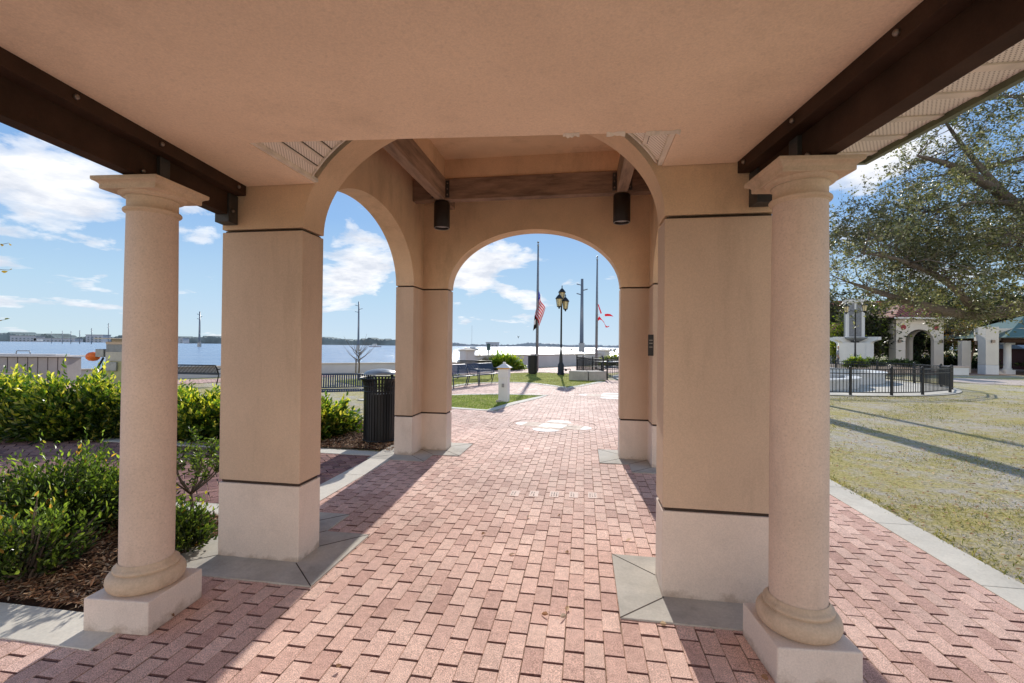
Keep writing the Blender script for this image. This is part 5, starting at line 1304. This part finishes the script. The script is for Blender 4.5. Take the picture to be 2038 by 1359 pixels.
rl = [W2(2.99,-.5), W2(2.99,8.), W2(4.5,12.5), (9,16), (22,20), (28,26), (20,14), (9,5), (4,1.)]
blades('patchy dry lawn grass right of the concrete edging', [W2(2.99,1.5), W2(2.99,8.), (8,14.5), (18.5,16.5), (9,7), (3.6,2)], 60000, .034, GR, [3,3,3,2,1])
blades('patchy lawn grass toward the fountain fence', [(6,9),(9,15.6),(17,15.5),(27,26),(26,20),(12,9)], 24000, .06, GR, [4,3,2,3,1])
blades('grass creeping over the concrete edging beside the lawn', [W2(2.93,1.6), W2(2.95,3.), W2(2.93,5), W2(2.96,8.), W2(3.1,8.), W2(3.1,1.6)], 5000, .05, GR, [3,3,3,2,1], True)
blades('bright green grass on the small island in front of the benches', g1, 14000, .05, [(.12,.25,.02),(.22,.34,.03),(.35,.38,.08)], [3,3,1], False)
blades('lit olive grass around the lamp post and trash can', g2, 22000, .07, [(.22,.26,.03),(.32,.32,.05),(.42,.38,.12)], [2,3,2], False)
def litter(label, poly_w, n, L, z):
    P = np.array(poly_w); x0, y0 = P.min(0); x1, y1 = P.max(0); c = RNG.uniform((x0,y0),(x1,y1),(n*5,2)); r = np.hypot(c[:,0], c[:,1])
    c = c[(RNG.random(len(c)) < np.clip(4./r, .1, 1)) & in_poly(c[:,0], c[:,1], poly_w)][:n]; n = len(c)
    P = np.stack([c[:,0], c[:,1], z+RNG.uniform(0,.015,n)], 1); D = np.stack([RNG.normal(size=n), RNG.normal(size=n), RNG.normal(size=n)*.2], 1)
    V, F, C = leafgeo(P, D*np.array([1,1,.35]), L*RNG.uniform(.6,1.3,n), L*.26, palette([(.50,.32,.19),(.36,.21,.12),(.60,.46,.30),(.68,.58,.45)], [3,2,2,1.5], n), np.array([0,0,1.]))
    o = cloudmesh('fallen_leaves', V, F, C, M['litter']); tag(o, label, 'leaves', kind='stuff')
litter('brown fallen leaves scattered over the lawn', [W2(2.99,1.5), W2(2.99,8.), (8,14.5), (18.5,16.5), (9,7), (3.6,2)], 7000, .036, -.006)
litter('a few dry leaves lying on the brick path', [W2(-1.5,1.7), W2(-1.3,4), W2(.2,4.5), W2(2.5,3.5), W2(2.4,1.4)], 26, .05, .004)

# ------------------------------------------------------------------ sky, sun, camera
w = bpy.data.worlds.new('World'); S.world = w; w.use_nodes = True
nt = w.node_tree; nt.nodes.clear()
out = nt.nodes.new('ShaderNodeOutputWorld'); bg = nt.nodes.new('ShaderNodeBackground'); nt.links.new(bg.outputs[0], out.inputs[0])
sky = nt.nodes.new('ShaderNodeTexSky'); sky.sky_type = 'NISHITA'; sky.sun_disc = False
sky.sun_elevation = R(SUN_EL); sky.sun_rotation = R(SUN_AZ); sky.air_density = 1.; sky.dust_density = .4; sky.ozone_density = 2.
tc = N(nt, 'ShaderNodeTexCoord'); V = tc.outputs['Generated']
sp = N(nt, 'ShaderNodeSeparateXYZ'); nt.links.new(V, sp.inputs[0])
def m_(op, a, b=None, c=None):
    n = N(nt, 'ShaderNodeMath', operation=op)
    for i, q in enumerate((a, b, c)):
        if q is None: continue
        if isinstance(q, (int, float)): n.inputs[i].default_value = q
        else: nt.links.new(q, n.inputs[i])
    return n.outputs[0]
den = m_('ADD', m_('MAXIMUM', sp.outputs[2], 0.), .22)
cb = N(nt, 'ShaderNodeCombineXYZ'); nt.links.new(m_('DIVIDE', sp.outputs[0], den), cb.inputs[0]); nt.links.new(m_('DIVIDE', sp.outputs[1], den), cb.inputs[1]); nt.links.new(sp.outputs[2], cb.inputs[2])
n1 = N(nt, 'ShaderNodeTexNoise', Scale=2.6, Detail=9., Roughness=.56, Distortion=.25); nt.links.new(cb.outputs[0], n1.inputs['Vector'])
acc = None
for (d, k, wgt) in [((-0.7162, 0.6733, 0.1839),0.13,0.13),((-0.6835, 0.6761, 0.2751),0.1,0.07),((-0.7421, 0.6648, 0.0855),0.1,0.14),((-0.3291, 0.9283, 0.1731),0.1,0.17),((-0.2928, 0.9451, 0.1452),0.08,0.14),((-0.35, 0.9323, 0.0911),0.08,0.17),((-0.055, 0.98, 0.1912),0.12,0.19),((-0.1089, 0.9796, 0.1689),0.08,0.14),((0.0531, 0.9778, 0.2027),0.07,0.1),((-0.0875, 0.9881, 0.1268),0.09,0.12),((-0.0109, 0.9943, 0.1064),0.09,0.12),((0.0444, 0.9963, 0.0742),0.05,0.1),((0.214, 0.9692, 0.1222),0.04,0.12),((0.5862, 0.7484, 0.3103),0.09,0.1),((0.5575, 0.7895, 0.2566),0.12,0.1),((0.6192, 0.7194, 0.3149),0.1,0.08),((-0.6397, 0.7298, 0.2413),0.14,0.12),((-0.5471, 0.8089, 0.2153),0.06,0.08)]:
    vm = N(nt, 'ShaderNodeVectorMath', operation='DISTANCE'); nt.links.new(V, vm.inputs[0]); vm.inputs[1].default_value = d
    q = m_('MULTIPLY', m_('MAXIMUM', m_('SUBTRACT', 1., m_('DIVIDE', vm.outputs['Value'], k)), 0.), wgt)
    acc = q if acc is None else m_('ADD', acc, q)
dens = m_('ADD', n1.outputs[0], acc)
cr = ramp(nt, dens, [(.61, (0,0,0)), (.65, (.55,.55,.55)), (.74, (1,1,1))])
n2 = N(nt, 'ShaderNodeTexNoise', Scale=5.5, Detail=6., Roughness=.6); nt.links.new(cb.outputs[0], n2.inputs['Vector'])
cc = ramp(nt, n2.outputs[0], [(.35, (6.2,6.6,7.4)), (.65, (9.5,9.5,9.6))])
gam = N(nt, 'ShaderNodeMix'); gam.data_type = 'RGBA'; gam.blend_type = 'MULTIPLY'; gam.inputs[0].default_value = 1.
nt.links.new(sky.outputs[0], gam.inputs[6]); gam.inputs[7].default_value = (1.0, 1.0, 1.0, 1)
hz = ramp(nt, sp.outputs[2], [(0., (5.4,6.6,7.6)), (.10, (4.0,5.8,7.5)), (.25, (2.2,4.1,7.2)), (.45, (1.9,3.5,6.4)), (.62, (1.7,3.,5.4)), (.9, (1.7,2.8,5.))])
cl_ = N(nt, 'ShaderNodeMix'); cl_.data_type = 'RGBA'; cl_.blend_type = 'DARKEN'; cl_.inputs[0].default_value = 1.; nt.links.new(gam.outputs[2], cl_.inputs[6]); cl_.inputs[7].default_value = (5., 6.5, 8., 1)
sb = N(nt, 'ShaderNodeMix'); sb.data_type = 'RGBA'; sb.inputs[0].default_value = .85; nt.links.new(cl_.outputs[2], sb.inputs[6]); nt.links.new(hz.outputs[0], sb.inputs[7])
# unseen bright sky band behind the camera, added as fill for shaded faces
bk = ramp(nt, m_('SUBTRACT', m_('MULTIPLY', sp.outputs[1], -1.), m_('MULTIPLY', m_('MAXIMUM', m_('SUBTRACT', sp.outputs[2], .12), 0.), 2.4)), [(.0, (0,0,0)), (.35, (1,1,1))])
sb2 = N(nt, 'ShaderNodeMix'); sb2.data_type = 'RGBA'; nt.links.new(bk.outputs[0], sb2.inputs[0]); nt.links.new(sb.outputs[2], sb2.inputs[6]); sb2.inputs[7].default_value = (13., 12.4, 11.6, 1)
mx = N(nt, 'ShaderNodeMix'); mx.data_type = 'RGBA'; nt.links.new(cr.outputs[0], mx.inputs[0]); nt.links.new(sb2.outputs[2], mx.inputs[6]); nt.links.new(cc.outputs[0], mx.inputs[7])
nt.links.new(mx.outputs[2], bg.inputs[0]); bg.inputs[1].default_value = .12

sd = bpy.data.lights.new('sun', 'SUN'); sd.energy = 5.; sd.angle = R(.55); sd.color = (1., .95, .87)
so = bpy.data.objects.new('sun', sd); COL.objects.link(so)
dirv = Vector((math.sin(R(SUN_AZ))*math.cos(R(SUN_EL)), math.cos(R(SUN_AZ))*math.cos(R(SUN_EL)), math.sin(R(SUN_EL))))
so.rotation_euler = dirv.to_track_quat('Z', 'Y').to_euler()

cam = bpy.data.cameras.new('camera'); co = bpy.data.objects.new('camera', cam); COL.objects.link(co)
cam.sensor_width = 36; cam.lens = 906/2038*36; cam.clip_start = .05; cam.clip_end = 20000
co.matrix_world = Matrix.Translation((0, 0, 1.6)) @ Matrix.Rotation(R(90)+math.atan(7.5/906), 4, 'X') @ Matrix.Rotation(R(.6), 4, 'Z')
S.camera = co
S.render.engine = 'CYCLES'
S.view_settings.view_transform = 'Standard'; S.view_settings.look = 'None'; S.view_settings.exposure = 0; S.view_settings.gamma = 1
S.cycles.use_denoising = True; S.cycles.max_bounces = 10; S.cycles.diffuse_bounces = 8; S.cycles.glossy_bounces = 3; S.cycles.transmission_bounces = 4; S.cycles.transparent_max_bounces = 8
S.cycles.sample_clamp_indirect = 10.; S.cycles.caustics_reflective = False; S.cycles.caustics_refractive = False
